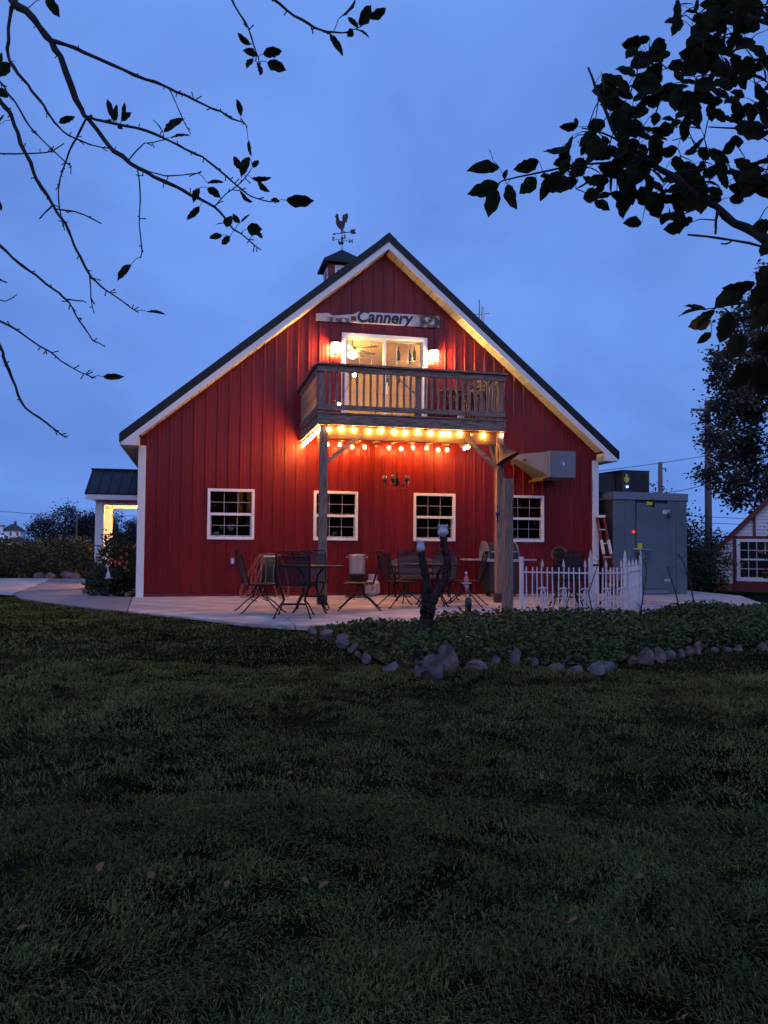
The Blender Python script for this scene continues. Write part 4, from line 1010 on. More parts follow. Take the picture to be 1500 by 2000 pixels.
for i, (x, y, w_, h_) in enumerate(STN):
    k = (i*7) % 5; m_ = (M['stone'], M['stone2'], M['stone'], M['stone3'], M['stone2'])[k]
    if i == 9: m_ = M['stone2']
    adj = 'large grey' if i in (9,) else 'tall leaning' if i in (10, 13) else ('pinkish','greyish','pinkish','tan','greyish')[k]
    tag(rock(x, y, w_, h_, m_, 40+i), f'{adj} edging stone, {ORD[i]} round the bed from the patio end', 'stone', 'stones edging the planted bed')

# forked trunk with two milk glass shades
FY = -7.46
ft = thing('forked_trunk', 'gnarled dead forked trunk standing upright in the planted bed', 'trunk', (3.68, FY, -.1))
def rough_tube(pts, rad, n=14, amp=.10, seed=1):
    r_ = random.Random(seed); P, Rr = [], []
    pts = [Vector(p) for p in pts]
    for i in range(len(pts)-1):
        for k in range(6):
            u = k/6; P.append(pts[i].lerp(pts[i+1], u)+Vector((r_.uniform(-1,1), r_.uniform(-1,1), 0))*.006); Rr.append((rad[i]*(1-u)+rad[i+1]*u)*(1+r_.uniform(-amp, amp)))
    P.append(pts[-1]); Rr.append(rad[-1]); b = MB(); b.tube(P, Rr, n)
    v2 = []
    for j, p in enumerate(b.v):
        q = 1+amp*.8*math.sin(j*2.399+seed); c = P[j//n]; v2.append(tuple(c+(Vector(p)-c)*q))
    b.v = v2; return b
rough_tube([(3.65,FY,-.14),(3.67,FY,.05),(3.715,FY,.2),(3.72,FY,.30),(3.75,FY,.42),(3.76,FY,.5)], [.105,.085,.075,.085,.092,.06], seed=3).build('trunk', M['stump'], ft)
rough_tube([(3.735,FY,.40),(3.71,FY,.58),(3.69,FY,.74),(3.66,FY,.88),(3.635,FY,.985)], [.072,.052,.046,.044,.036], amp=.16, seed=5).build('branch', M['stump'], ft)
rough_tube([(3.75,FY,.42),(3.86,FY+.01,.54),(3.95,FY+.02,.68),(3.975,FY+.02,.80),(3.95,FY+.02,.95),(3.92,FY+.02,1.06),(3.915,FY+.02,1.17)], [.075,.054,.046,.048,.042,.041,.040], amp=.16, seed=9).build('branch', M['stump'], ft)
def shade(x, y, z, k, label):
    t = thing('milk_glass_ornament', label, 'lamp shade', (x, y, z), group='milk glass shades on the forked trunk')
    prof = [(.03,0),(.055,.012),(.066,.04),(.06,.065),(.044,.085),(.045,.10),(.06,.122)] if k else [(.032,0),(.046,.008),(.052,.03),(.047,.06),(.040,.085),(.042,.10),(.055,.122)]
    prof = prof+[(prof[-1][0]-.005, prof[-1][1]-.002)]+[(r-.005, z_) for r, z_ in prof[-2::-1]]
    wv = lambda i, q: .009*math.sin(q*9) if 5 < i < 9 else 0
    MB().lathe(prof, (x,y,z), 36, None, wv).build('glass', M['lampmilk'], t)
    MB().lathe([(.001,-.01),(.034,-.01),(.036,.008),(.001,.01)], (x,y,z), 14).build('fitter', M['lampmilk'], t)
shade(3.635, FY, .995, 0, 'slim fluted milk glass shade on the lower trunk fork')
shade(3.913, FY+.02, 1.175, 1, 'round bellied milk glass shade on the taller trunk fork')
# weathered post in the bed
o = MB().box(5.505,5.632,-5.42,-5.29,-.15,2.05).build('garden_post', M['wood'], None, .006)
tag(o, 'weathered square wooden post standing free in the bed beside the fence', 'post')
# glass totem
def totem(x, y, z0, parts, label):
    t = thing('glass_totem', label, 'ornament', (x, y, z0), group='stacked glass garden ornaments')
    for nm, prof, dz, m_, dx in parts: MB().lathe(prof, (x+dx, y, z0+dz), 20).build(nm, m_, t)
totem(4.985, -5.28, -.03, [
    ('bottle', [(.04,0),(.048,.02),(.048,.24),(.035,.27),(.001,.275)], .05, M['blackglass'], 0),
    ('stake', [(.012,0),(.012,.12),(.001,.12)], -.06, M['iron'], 0),
    ('jar', [(.030,0),(.042,.01),(.042,.07),(.03,.09),(.001,.092)], .325, M['jar'], -.01),
    ('amber_cup', [(.02,0),(.028,.02),(.024,.05),(.001,.052)], .41, M['orange'], -.02),
    ('stem_cup', [(.01,0),(.035,.03),(.04,.04),(.012,.045),(.001,.046)], .46, M['lampmilk'], -.025),
    ('saucer', [(.02,0),(.075,.022),(.08,.03),(.03,.022),(.001,.02)], .515, M['lampmilk'], -.03),
    ('bottle', [(.035,0),(.038,.02),(.036,.06),(.016,.10),(.015,.115),(.001,.116)], .545, M['pink'], -.032),
    ('stopper', [(.008,0),(.022,.02),(.02,.035),(.001,.05)], .66, M['lampmilk'], -.035)], 'stacked glass totem with a black bottle base and pink bottle in the bed')
totem(-.60, .35, 0, [
    ('stake', [(.008,0),(.008,.12),(.001,.12)], -.04, M['iron'], 0),
    ('vase', [(.012,0),(.03,.10),(.045,.24),(.05,.27),(.001,.27)], .06, M['jar'], 0),
    ('ruffled_dish', [(.03,0),(.09,.02),(.1,.035),(.05,.03),(.001,.03)], .33, M['lampmilk'], 0),
    ('bell_cup', [(.045,0),(.04,.05),(.025,.10),(.012,.13),(.001,.13)], .37, M['lampmilk'], 0),
    ('finial', [(.008,0),(.02,.03),(.008,.06),(.04,.10),(.05,.115),(.001,.115)], .50, M['lampmilk'], -.01)], 'pale stacked glass flower standing in the corner flower bed')
# bare rose canes
rc = thing('bare_shrub', 'leaning bare dark canes growing at the end of the white fence', 'shrub', (7.9, -5.9, -.05))
def cane(pts, r, seed):
    r_ = random.Random(seed); P = [Vector(p) for p in pts]; MB().tube(P, [r*(1-.6*i/(len(P)-1)) for i in range(len(P))], 6).build('cane', M['twig'], rc)
    for k in range(7):
        u = r_.uniform(.3, 1)*(len(P)-1); i = min(int(u), len(P)-2); p = P[i].lerp(P[i+1], u-i); d = Vector((r_.uniform(-1,1), r_.uniform(-.6,.6), r_.uniform(-.1,.8))).normalized()
        MB().tube([p, p+d*.07, p+d*.11+Vector((0,0,.03))], [.004,.003,.002], 4).build('twig', M['twig'], rc)
cane([(7.02,-6.5,-.05),(7.15,-6.4,.35),(7.28,-6.3,.75)], .013, 1); cane([(7.28,-6.3,.74),(7.24,-6.3,.85),(7.32,-6.25,.98)], .006, 6)
cane([(7.98,-6.1,-.05),(7.86,-6.1,.4),(7.72,-6.1,.78)], .013, 2); cane([(8.42,-5.8,-.05),(8.32,-5.8,.45),(8.18,-5.8,.86),(8.10,-5.8,.96)], .012, 3)
cane([(7.0,-5.26,.0),(6.9,-5.3,.35),(7.02,-5.32,.7),(7.1,-5.3,.95)], .010, 4); cane([(6.45,-5.35,-.03),(6.6,-5.3,.35),(6.5,-5.2,.62)], .009, 5)

# ------------------------------------------------------------------ walk in cooler, condenser
K = thing('walk_in_cooler', 'tall grey green walk-in cooler with one big door beside the barn', 'cooler', (11.0, .5, -.02))
A_, B_ = Vector((10.09,-.36,0)), Vector((12.03,-.21,0)); ux = (B_-A_).normalized(); uy = Vector((-ux.y, ux.x, 0)); CW = (B_-A_).length
def kp(a, d, z): return A_+ux*a+uy*d+Vector((0,0,z))
def kbox(a0, a1, d0, d1, z0, z1):
    b = MB(); b.prism([kp(a0,d0,z0), kp(a1,d0,z0), kp(a1,d1,z0), kp(a0,d1,z0)], (0,0,z1-z0)); return b
kbox(0, .30, 0, 2.3, -.02, 2.10).build('wall_panel', M['cooler'], K, .006); kbox(1.42, 1.645, 0, 2.3, -.02, 2.10).build('wall_panel', M['cooler'], K, .006); kbox(1.655, CW, 0, 2.3, -.02, 2.10).build('wall_panel', M['cooler'], K, .006)
kbox(.305, .575, .003, 2.2, -.02, 2.10).build('wall_panel', M['cooler'], K, .006)
kbox(.58, 1.415, .03, 2.2, -.02, 2.10).build('core', M['dark'], K)
dr = kbox(.59, 1.405, -.03, .028, .10, 2.03).build('door', M['cooler'], K, .012)
kbox(.58, 1.41, -.012, .026, 0, .092).build('threshold', M['coolertop'], K)
kbox(-.015, CW+.015, -.035, 2.33, 2.103, 2.27).build('top_flashing', M['coolertop'], K, .006)
kbox(-.006, -.001, .02, 2.2, 0, 2.10).build('gap_dark_sheet', M['dark'], K)  # added dark sheet, standing in for the dark shaded gap by the barn
for z in (1.86, .30):
    kbox(1.30, 1.45, -.045, -.031, z-.03, z+.03).build('hinge', M['steel'], dr)
b = MB(); b.tube([kp(.50,-.03,1.00), kp(.52,-.07,1.0), kp(.92,-.07,.985), kp(.93,-.035,.985)], .013, 6); b.build('handle', M['steel'], dr)
kbox(.60, .72, -.034, -.031, 1.0, 1.13).build('warning_sticker', M['yellow'], dr)
kbox(.84, .98, -.06, -.031, 1.99, 2.06).build('closer', M['yellow'], dr); kbox(.99, 1.03, -.07, -.031, 1.95, 2.12).build('closer_arm', M['black'], dr)
kbox(1.27, 1.38, -.04, -.031, 1.80, 1.88).build('notice', M['white'], dr)
MB().ball(kp(1.42,-.06,1.75), .045, 10).build('lamp_guard', M['rust'], K); MB().ball(kp(.51,-.02,1.38), .036, 10).build('switch_light', M['redled'], K)
cu = thing('condenser', 'dark green condenser unit with yellow sticker on top of the cooler', 'air conditioner', (10.7, .4, 2.27))
kbox(.30, 1.02, .10, 1.35, 2.275, 2.75).build('housing', M['dark'], cu, .01)
kbox(.545, .95, .088, .099, 2.32, 2.71).build('grille', M['black'], cu)
gl_ = bpy.data.objects['grille'] if 'grille' in bpy.data.objects else None
for k in range(11): kbox(.55, .945, .082, .0875, 2.335+k*.034, 2.348+k*.034).build('grille_slat', M['dark'], cu)
kbox(.29, 1.03, .09, 1.36, 2.751, 2.775).build('lid', M['dark'], cu, .006)
b = MB(); q = [(.36,2.52),(.345,2.56),(.36,2.61),(.385,2.625),(.395,2.655),(.435,2.655),(.445,2.625),(.47,2.61),(.485,2.56),(.47,2.52)]
b.prism([kp(a, .0985, z_) for a, z_ in q][::-1], uy*-.004); b.build('warning_sticker', M['yellow'], cu)
kbox(.385,.445,.095,.0985,2.488,2.515).build('white_tag', M['white'], cu); kbox(.395,.435,.095,.0985,2.657,2.68).build('white_tag', M['white'], cu)
MB().ball(kp(.42,.085,2.395), .022, 8).build('indicator_light', M['blueled'], cu)
b = MB(); b.tube([kp(-.1,.5,2.1), kp(.1,.3,2.14), kp(.1,.2,2.08)], .02, 6); b.build('pipe', M['greyvinyl'], cu)
kbox(-.26, .29, .35, 1.35, 2.275, 2.70).build('fan_section', M['dark'], cu, .01)

# ------------------------------------------------------------------ shed with red trim
SB = Vector((14.95, 2.95, 0)); sxv = Vector((.80,-.60,0)).normalized(); syv = Vector((.60,.80,0)).normalized()
sh = thing('shed', 'small white lap sided shed with dark red trim and steep roof', 'shed', (17.2, 3.2, -.15))
def sp3(a, d, z): return SB+sxv*a+syv*d+Vector((0,0,z))
def sbox(a0, a1, d0, d1, z0, z1): b = MB(); b.prism([sp3(a0,d0,z0), sp3(a1,d0,z0), sp3(a1,d1,z0), sp3(a0,d1,z0)], (0,0,z1-z0)); return b
GA, PEAK = 2.25, 3.25                                      # half width, ridge height
def shz(a): return .92+(a if a < GA else 2*GA-a)*(PEAK-.92)/GA
b = MB(); b.prism([sp3(.0,.03,-.2), sp3(2*GA,.03,-.2), sp3(2*GA,.03,.9), sp3(GA,.03,PEAK-.05), sp3(.0,.03,.9)], syv*3.2); b.build('body', M['dark'], sh)
for k in range(34):                                        # lap boards, clipped to the gable
    z0 = .06+k*.092; z1 = z0+.088; a0 = 0 if z1 < .9 else (z1-.9)/(PEAK-.92)*GA+.03
    if a0 > GA-.08: break
    for lo, hi in (((a0, .59), (1.62, 2*GA-a0)) if .20 < z0 < 1.28 else ((a0, 2*GA-a0),)):
        if hi-lo < .04: continue
        bb = MB(); bb.prism([sp3(lo,-.012,z0), sp3(hi,-.012,z0), sp3(hi,.012,z1), sp3(lo,.012,z1)], syv*.012); bb.build('lap_board', M['siding2'], sh)
for s in (0, 1):
    f_ = (lambda a: a) if s == 0 else (lambda a: 2*GA-a)
    b = MB(); b.prism([sp3(f_(-.28),-.14,shz(0)-.29), sp3(f_(GA),-.14,PEAK+.0), sp3(f_(GA),-.14,PEAK-.15), sp3(f_(-.28),-.14,shz(0)-.43)], syv*.12); b.build('rake_board', M['redtrim'], sh)
    b = MB(); b.prism([sp3(f_(-.30),-.16,shz(0)-.27), sp3(f_(GA),-.16,PEAK+.05), sp3(f_(GA),-.16,PEAK+.005), sp3(f_(-.30),-.16,shz(0)-.32)], syv*3.5); b.build('roof', M['redtrim'], sh)
sbox(.52,.60,-.03,.02,-.15,1.36).build('corner_board', M['redtrim'], sh); sbox(.60,1.75,-.028,.02,1.28,1.36).build('head_trim', M['redtrim'], sh); sbox(.60,1.75,-.028,.02,-.15,.13).build('sill_trim', M['redtrim'], sh)
sbox(1.02,1.09,-.028,.02,1.36,1.94).build('gable_batten', M['redtrim'], sh); sbox(.0,.515,-.02,.02,-.15,.06).build('skirt_board', M['redtrim'], sh)
b = MB()
for q in ((.61,1.61,1.20,1.275),(.61,1.61,.135,.24),(.61,.70,.24,1.20),(1.52,1.61,.24,1.20)): b.prism([sp3(q[0],-.03,q[2]), sp3(q[1],-.03,q[2]), sp3(q[1],-.03,q[3]), sp3(q[0],-.03,q[3])], syv*.05)
wd = b.build('window', M['white'], sh)
sbox(.70,1.52,-.02,.02,.70,.745).build('meeting_rail', M['white'], wd)
pane = None
for lo, hi in ((.24,.70),(.745,1.20)):
    for i in range(4):
        for j in range(2):
            a0 = .70+i*.205; z0 = lo+j*(hi-lo)/2; sbox(a0+.006,a0+.199,.012,.016,z0+.006,z0+(hi-lo)/2-.006).build('pane', M['blackglass'], wd)
    for i in range(1, 4): sbox(.70+i*.205-.007,.70+i*.205+.007,.0,.011,lo,hi).build('muntin', M['white'], wd)
    sbox(.70,1.52,.001,.0105,(lo+hi)/2-.007,(lo+hi)/2+.007).build('muntin', M['white'], wd)
o = MB().lathe([(.001,-.05),(.05,-.04),(.075,.0),(.05,.035),(.02,.05)], sp3(1.2,-.05,.93), 12).build('orange_ornament', M['orange'], None)  # plain orange colour, no emission
tag(o, 'small orange ornament hanging against the shed window', 'ornament')

# ------------------------------------------------------------------ poles and wires
def pole(x, y, h, r, label, extra):
    t = thing('utility_pole', label, 'pole', (x, y, -.3), group='utility poles beyond the yard')
    MB().tube([(x,y,-.4),(x,y,h*.5),(x,y,h)], [r,r*.9,r*.75], 10).build('pole', M['pole'], t)
    if extra:
        MB().lathe([(.001,-.35),(.2,-.34),(.22,-.3),(.22,.28),(.2,.33),(.001,.36)], (x-.48,y-.1,h-2.6), 12).build('transformer', M['pole'], t)
        MB().tube([(x-.48,y-.1,h-2.2),(x-.48,y-.1,h-1.9)], .05, 6).build('bushing', M['pole'], t); MB().bar((x-.3,y-.1,h-2.4),(x,y,h-2.4),.08,.08).build('bracket', M['pole'], t)
        MB().lathe([(.001,0),(.06,.02),(.05,.25),(.001,.27)], (x+.45,y,h-.7), 8).build('insulator', M['black'], t); MB().bar((x,y,h-.45),(x+.45,y,h-.45),.06,.06).build('cross_arm', M['pole'], t)
    else: MB().bar((x-.9,y,h-.5),(x+.9,y,h-.5),.1,.12).build('cross_arm', M['pole'], t)
pole(26.05, 18.75, 8.4, .19, 'taller utility pole seen through the tree above the shed', False)
pole(35.0, 37.1, 7.35, .21, 'farther utility pole carrying a transformer beyond the cooler', True)
def wire(a, b_, sag, label):
    a, b_ = Vector(a), Vector(b_); o = MB().tube([a.lerp(b_, i/16)-Vector((0,0,sag*4*(i/16)*(1-i/16))) for i in range(17)], .022, 5).build('overhead_wire', M['black'], None)
    tag(o, label, 'wire', 'overhead wires')
wire((35,37.1,7.3),(9.0,60,8.2),1.2,'sagging overhead wire running from the far pole behind the barn')
wire((35,37.1,7.3),(60,20,15),1.0,'overhead wire climbing from the far pole into the tree')
wire((16,37,4.25),(60,37,3.0),.3,'upper of two low wires behind the shed'); wire((16,37,3.85),(60,37,2.5),.3,'lower of two low wires behind the shed')
wire((35,36.6,5.0),(40,30,7.7),.5,'thin slanting service wire between the two poles')
wire((-18,60,3.9),(-.5,60,3.7),.4,'faint wire between the porch and the barn corner')

# ------------------------------------------------------------------ apple trees framing the view: joints in mm (x, y, z, radius/10) and leaves (base, tip, width, facing, tone)
LEFT_LIMBS = [[[335,-13654,2949,167],[470,-13698,2848,144],[487,-13717,2799,131],[526,-13741,2769,121],[570,-13765,2710,112],[613,-13789,2652,104],[645,-13811,2594,96],[683,-13832,2489,89],[718,-13853,2409,82],[739,-13873,2374,76],[793,-13899,2298,70],[848,-13926,2244,64],[892,-13951,2203,59],[942,-13978,2168,54],[1010,-14009,2131,49],[1049,-14033,2101,44],[1076,-14055,2083,39],[1120,-14081,2052,35],[1146,-14102,2018,30],[1172,-14122,1976,26],[1193,-14143,1957,22],[1222,-14165,1925,18],[1248,-14186,1899,14]],[[484,-13704,2804,66],[474,-13710,2764,62],[473,-13717,2676,58],[476,-13726,2617,54],[497,-13739,2577,51],[526,-13755,2536,47],[556,-13770,2493,43],[595,-13787,2444,39],[621,-13802,2399,36],[646,-13817,2365,32],[679,-13834,2333,28],[720,-13853,2311,24],[760,-13872,2292,21],[807,-13892,2280,17]],[[616,-13791,2652,65],[665,-13826,2624,61],[723,-13864,2585,57],[780,-13901,2547,53],[844,-13940,2505,49],[914,-13980,2461,45],[968,-14016,2429,41],[1006,-14049,2396,38],[1058,-14085,2360,34],[1102,-14119,2325,30],[1132,-14151,2301,27],[1161,-14182,2267,24],[1194,-14214,2243,20],[1201,-14240,2217,17]],[[985,-14073,2392,18],[1008,-14083,2340,16],[1028,-14092,2292,15],[1049,-14102,2249,13]],[[740,-13881,2376,47],[794,-13918,2349,44],[857,-13957,2323,42],[918,-13996,2297,39],[972,-14033,2262,37],[1017,-14068,2228,34],[1052,-14101,2197,32],[1083,-14133,2172,29],[1117,-14165,2133,27],[1150,-14197,2093,24],[1179,-14228,2055,22],[1202,-14258,2024,20],[1229,-14289,2000,18],[1260,-14321,1981,16],[1281,-14351,1972,13]],[[734,-13879,2370,35],[714,-13867,2332,33],[695,-13855,2300,31],[678,-13844,2263,29],[667,-13835,2234,27],[656,-13825,2205,25],[649,-13816,2167,23],[650,-13809,2130,20],[654,-13803,2101,18],[667,-13798,2047,16]],[[382,-13853,2498,73],[484,-13884,2400,70],[509,-13900,2364,66],[530,-13915,2335,63],[553,-13929,2276,59],[578,-13944,2211,56],[603,-13959,2153,53],[628,-13974,2104,50],[664,-13992,2047,46],[691,-14008,2004,43],[713,-14023,1965,40],[730,-14037,1921,37],[752,-14052,1879,34],[779,-14067,1827,31],[797,-14082,1806,27],[825,-14099,1778,24],[855,-14116,1756,21],[895,-14136,1723,18],[918,-14152,1706,16]],[[896,-14002,2180,26],[903,-14012,2141,24],[908,-14021,2076,22],[907,-14028,2000,21],[915,-14037,1935,19],[917,-14047,1912,17],[914,-14056,1891,15]],[[900,-14013,2174,21],[960,-14039,2150,19],[997,-14060,2140,17],[1047,-14085,2139,15],[1079,-14105,2137,13]],[[871,-13987,2207,20],[896,-14011,2228,18],[917,-14035,2239,16],[945,-14059,2233,14],[981,-14086,2233,12]],[[367,-13800,2559,39],[478,-13836,2474,36],[500,-13852,2439,33],[531,-13871,2398,30],[564,-13889,2338,27],[597,-13908,2293,24],[645,-13930,2241,21],[692,-13952,2193,18],[708,-13968,2177,15]],[[386,-13843,2229,23],[491,-13868,2237,21],[566,-13885,2238,19],[626,-13900,2241,18],[648,-13905,2249,16],[678,-13913,2269,14]],[[404,-13940,1996,44],[524,-13981,1918,42],[562,-14004,1879,39],[600,-14028,1846,37],[634,-14050,1820,35],[664,-14072,1791,32],[691,-14093,1769,30],[715,-14114,1746,28],[735,-14133,1726,26],[754,-14152,1692,23],[767,-14170,1668,21],[795,-14191,1628,19],[809,-14209,1606,17],[826,-14229,1596,15]],[[422,-13986,1753,36],[542,-14037,1686,33],[598,-14074,1652,30],[660,-14113,1605,27],[693,-14145,1584,24],[724,-14177,1555,21],[760,-14211,1530,19],[798,-14244,1508,16],[825,-14276,1494,13]],[[450,-13994,1789,50],[539,-14017,1620,47],[550,-14028,1591,44],[568,-14040,1551,41],[590,-14053,1502,37],[607,-14064,1459,34],[632,-14078,1431,31],[656,-14093,1415,28],[681,-14107,1397,24],[704,-14121,1379,21],[727,-14135,1360,18],[743,-14148,1357,15]],[[740,-14193,1716,20],[766,-14209,1710,18],[785,-14224,1706,16]],[[781,-14083,1821,22],[786,-14096,1776,19],[792,-14110,1730,17],[800,-14124,1702,14]],[[673,-14005,2031,22],[727,-14017,2024,21],[755,-14024,2014,19],[803,-14034,1989,18]],[[666,-14004,2042,22],[645,-13998,2020,20],[629,-13993,2002,18]],[[465,-14046,1731,17],[547,-14066,1737,15],[563,-14070,1734,13],[593,-14078,1753,11]],[[477,-14053,1816,21],[546,-14068,1792,19],[565,-14072,1785,17]],[[1081,-14331,2620,34],[1145,-14358,2502,30],[1173,-14379,2438,26],[1192,-14399,2395,23],[1204,-14417,2345,20],[1216,-14435,2300,16],[1219,-14452,2273,13]],[[1133,-14342,2594,47],[1245,-14379,2501,42],[1290,-14402,2455,38],[1327,-14425,2421,33],[1356,-14445,2392,29],[1385,-14466,2372,24],[1417,-14487,2361,20],[1433,-14506,2355,15]],[[1399,-14498,2357,13],[1408,-14501,2384,10]],[[1446,-14509,2360,13],[1464,-14513,2368,11],[1485,-14519,2386,9]],[[1119,-14110,2040,21],[1148,-14144,2065,18],[1181,-14178,2080,16],[1202,-14209,2093,14],[1216,-14239,2106,11]],[[-658,-14000,2034,385],[-289,-13899,2472,338],[93,-13796,2788,277],[335,-13654,2949,200]],[[-533,-14028,1996,231],[-12,-13959,2333,162],[382,-13853,2498,77]],[[-12,-13959,2333,85],[287,-13907,2497,67],[367,-13800,2559,47]],[[-469,-14039,1907,167],[-22,-14043,1926,132],[268,-14011,1997,94],[404,-13940,1996,52]],[[-22,-14043,1926,61],[280,-14032,1820,51],[422,-13986,1753,40]],[[288,-14062,1866,55],[408,-14037,1829,53],[450,-13994,1789,50]],[[268,-14011,1997,35],[344,-13932,2143,29],[386,-13843,2229,23]],[[134,-13906,2716,147],[521,-14072,2872,110],[875,-14221,2807,74],[1081,-14331,2620,40]],[[872,-14187,2833,63],[1013,-14267,2712,55],[1133,-14342,2594,47]]]
RIGHT_LIMBS = [[[2798,-14700,1759,202],[2605,-14632,1847,159],[2569,-14600,1896,140],[2530,-14567,1940,125],[2488,-14533,1983,111],[2447,-14500,2034,99],[2415,-14468,2081,88],[2364,-14433,2139,78],[2313,-14397,2187,68],[2266,-14363,2248,58],[2240,-14335,2342,49],[2221,-14308,2424,40],[2207,-14283,2508,31]],[[2278,-14341,2261,34],[2217,-14353,2273,26],[2145,-14361,2275,18]],[[2324,-14400,2180,37],[2195,-14399,2160,32],[2073,-14400,2134,27],[1980,-14408,2101,23],[1883,-14415,2067,18],[1858,-14439,2043,14]],[[2876,-14627,2045,78],[2640,-14535,2100,65],[2581,-14484,2138,51],[2499,-14427,2164,37],[2448,-14377,2172,23]],[[2954,-14553,2310,66],[2713,-14428,2316,52],[2697,-14357,2345,36],[2624,-14273,2385,20]],[[2950,-14560,2502,88],[2708,-14440,2624,68],[2685,-14369,2698,47],[2642,-14295,2814,24]],[[2641,-14765,1751,38],[2555,-14726,1796,36],[2488,-14691,1837,33],[2416,-14655,1863,30],[2364,-14623,1880,27],[2328,-14594,1892,24]],[[2493,-14434,2052,29],[2421,-14416,2023,18]],[[2949,-14562,2560,59],[2669,-14443,2506,40],[2579,-14370,2505,19]],[[2455,-14546,1988,49],[2447,-14548,1961,40],[2443,-14551,1922,31]],[[2410,-14664,1859,23],[2397,-14660,1850,21],[2382,-14657,1850,20]],[[2531,-14939,1615,46],[2339,-14928,1615,35],[2239,-14939,1604,24],[2143,-14949,1579,14]],[[2493,-14976,1465,39],[2311,-14960,1491,28],[2230,-14966,1485,16]],[[2716,-14782,1726,128],[2604,-14878,1589,84],[2493,-14976,1465,45]],[[3353,-15016,1285,487],[3094,-14862,1498,365],[2798,-14700,1759,229]],[[3105,-14914,1463,250],[3034,-14787,1899,173],[2876,-14627,2045,85]],[[2964,-14846,1869,167],[2966,-14706,2203,124],[2954,-14553,2310,74]],[[2922,-14746,2177,135],[2979,-14666,2412,113],[2950,-14560,2502,88]],[[2936,-14706,2382,69],[2958,-14639,2498,64],[2949,-14562,2560,59]]]
LEFT_LEAVES = [[1198,-14415,2341,1162,-14418,2366,18,-163,-74,-35,0],[1212,-14434,2304,1177,-14434,2313,21,-35,-208,-17,0],[1228,-14438,2307,1276,-14444,2318,26,160,-85,-23,0],[1237,-14456,2277,1284,-14468,2257,28,-60,-155,-25,0],[1203,-14432,2296,1187,-14430,2270,19,-36,-45,-15,0],[1214,-14451,2277,1221,-14460,2239,23,62,-67,-32,0],[1410,-14502,2386,1457,-14501,2447,26,7,9,-19,0],[1394,-14468,2366,1425,-14488,2304,23,32,-146,-20,0],[1456,-14511,2365,1434,-14499,2400,21,9,-92,33,0],[1460,-14512,2373,1491,-14515,2428,31,33,-150,-96,0],[1486,-14519,2388,1527,-14526,2418,23,16,-122,-63,0],[1455,-14511,2361,1487,-14513,2344,28,-26,-20,37,0],[1444,-14509,2361,1431,-14506,2341,18,38,-109,-55,0],[1186,-14213,2262,1173,-14217,2308,17,9,-109,-47,0],[1205,-14240,2182,1214,-14242,2135,20,-160,-59,23,0],[1208,-14238,2137,1187,-14224,2083,25,-20,-150,38,0],[1187,-14206,2114,1166,-14209,2148,20,-73,-58,60,0],[1219,-14240,2107,1235,-14243,2128,17,-78,-216,-31,0],[1218,-14213,2088,1273,-14217,2092,23,-56,-10,-69,0],[1234,-14216,2079,1267,-14229,2048,20,-81,-20,-5,0],[1263,-14322,1987,1285,-14329,1980,14,-117,-5,37,0],[1299,-14355,1975,1373,-14365,1977,32,40,-78,-39,0],[1184,-14229,2043,1217,-14246,2005,25,-67,-22,-84,0],[1098,-14108,2109,1146,-14116,2114,15,-41,-85,28,0],[1099,-14062,2115,1137,-14077,2082,23,-118,-98,63,0],[1075,-14056,2114,1059,-14050,2071,21,-11,-115,12,0],[1078,-14054,2060,1040,-14043,2021,20,22,-141,3,0],[1151,-14102,1998,1120,-14097,1994,13,7,-85,136,0],[1142,-14114,1958,1105,-14108,1948,18,59,-209,-23,0],[1164,-14119,1954,1140,-14106,1934,22,6,-223,61,0],[1155,-14118,1981,1167,-14116,2019,29,-95,-151,-48,0],[1190,-14127,1993,1171,-14128,2019,18,12,15,-15,0],[1193,-14128,1994,1220,-14134,2021,22,-14,0,37,0],[1210,-14148,1970,1252,-14166,1967,35,-82,-108,-49,0],[1239,-14170,1955,1253,-14178,1935,13,13,-114,-29,0],[589,-13757,2811,630,-13758,2753,33,-61,-148,22,0],[478,-13726,2600,440,-13723,2550,36,-36,-128,-68,0],[470,-13835,2505,484,-13850,2562,16,6,-50,-3,0],[646,-13818,2378,696,-13832,2396,21,-17,-90,-88,0],[821,-13924,2350,797,-13920,2422,19,-17,-140,-30,0],[829,-13951,2337,829,-13962,2387,20,-41,-50,-26,0],[849,-13956,2340,855,-13973,2388,14,22,-62,89,0],[844,-13955,2338,874,-13968,2362,20,24,-124,3,0],[812,-13922,2349,793,-13916,2353,14,37,-40,5,0],[833,-13951,2320,849,-13955,2314,14,-38,-105,40,0],[970,-14033,2277,940,-14029,2319,15,96,-41,116,0],[970,-14033,2281,1030,-14068,2314,39,-44,-88,36,0],[993,-14089,2238,1050,-14101,2248,22,-2,-98,85,0],[505,-13852,2420,474,-13845,2452,25,35,-133,-57,0],[491,-13904,2304,508,-13907,2341,21,-88,-89,53,0],[506,-13967,2063,525,-13980,2020,18,11,-7,11,0],[888,-14049,1873,848,-14033,1827,24,-38,-186,38,0],[941,-14158,1709,994,-14181,1699,13,13,-98,58,0],[844,-14281,1497,897,-14303,1495,17,-68,-78,-35,0]]
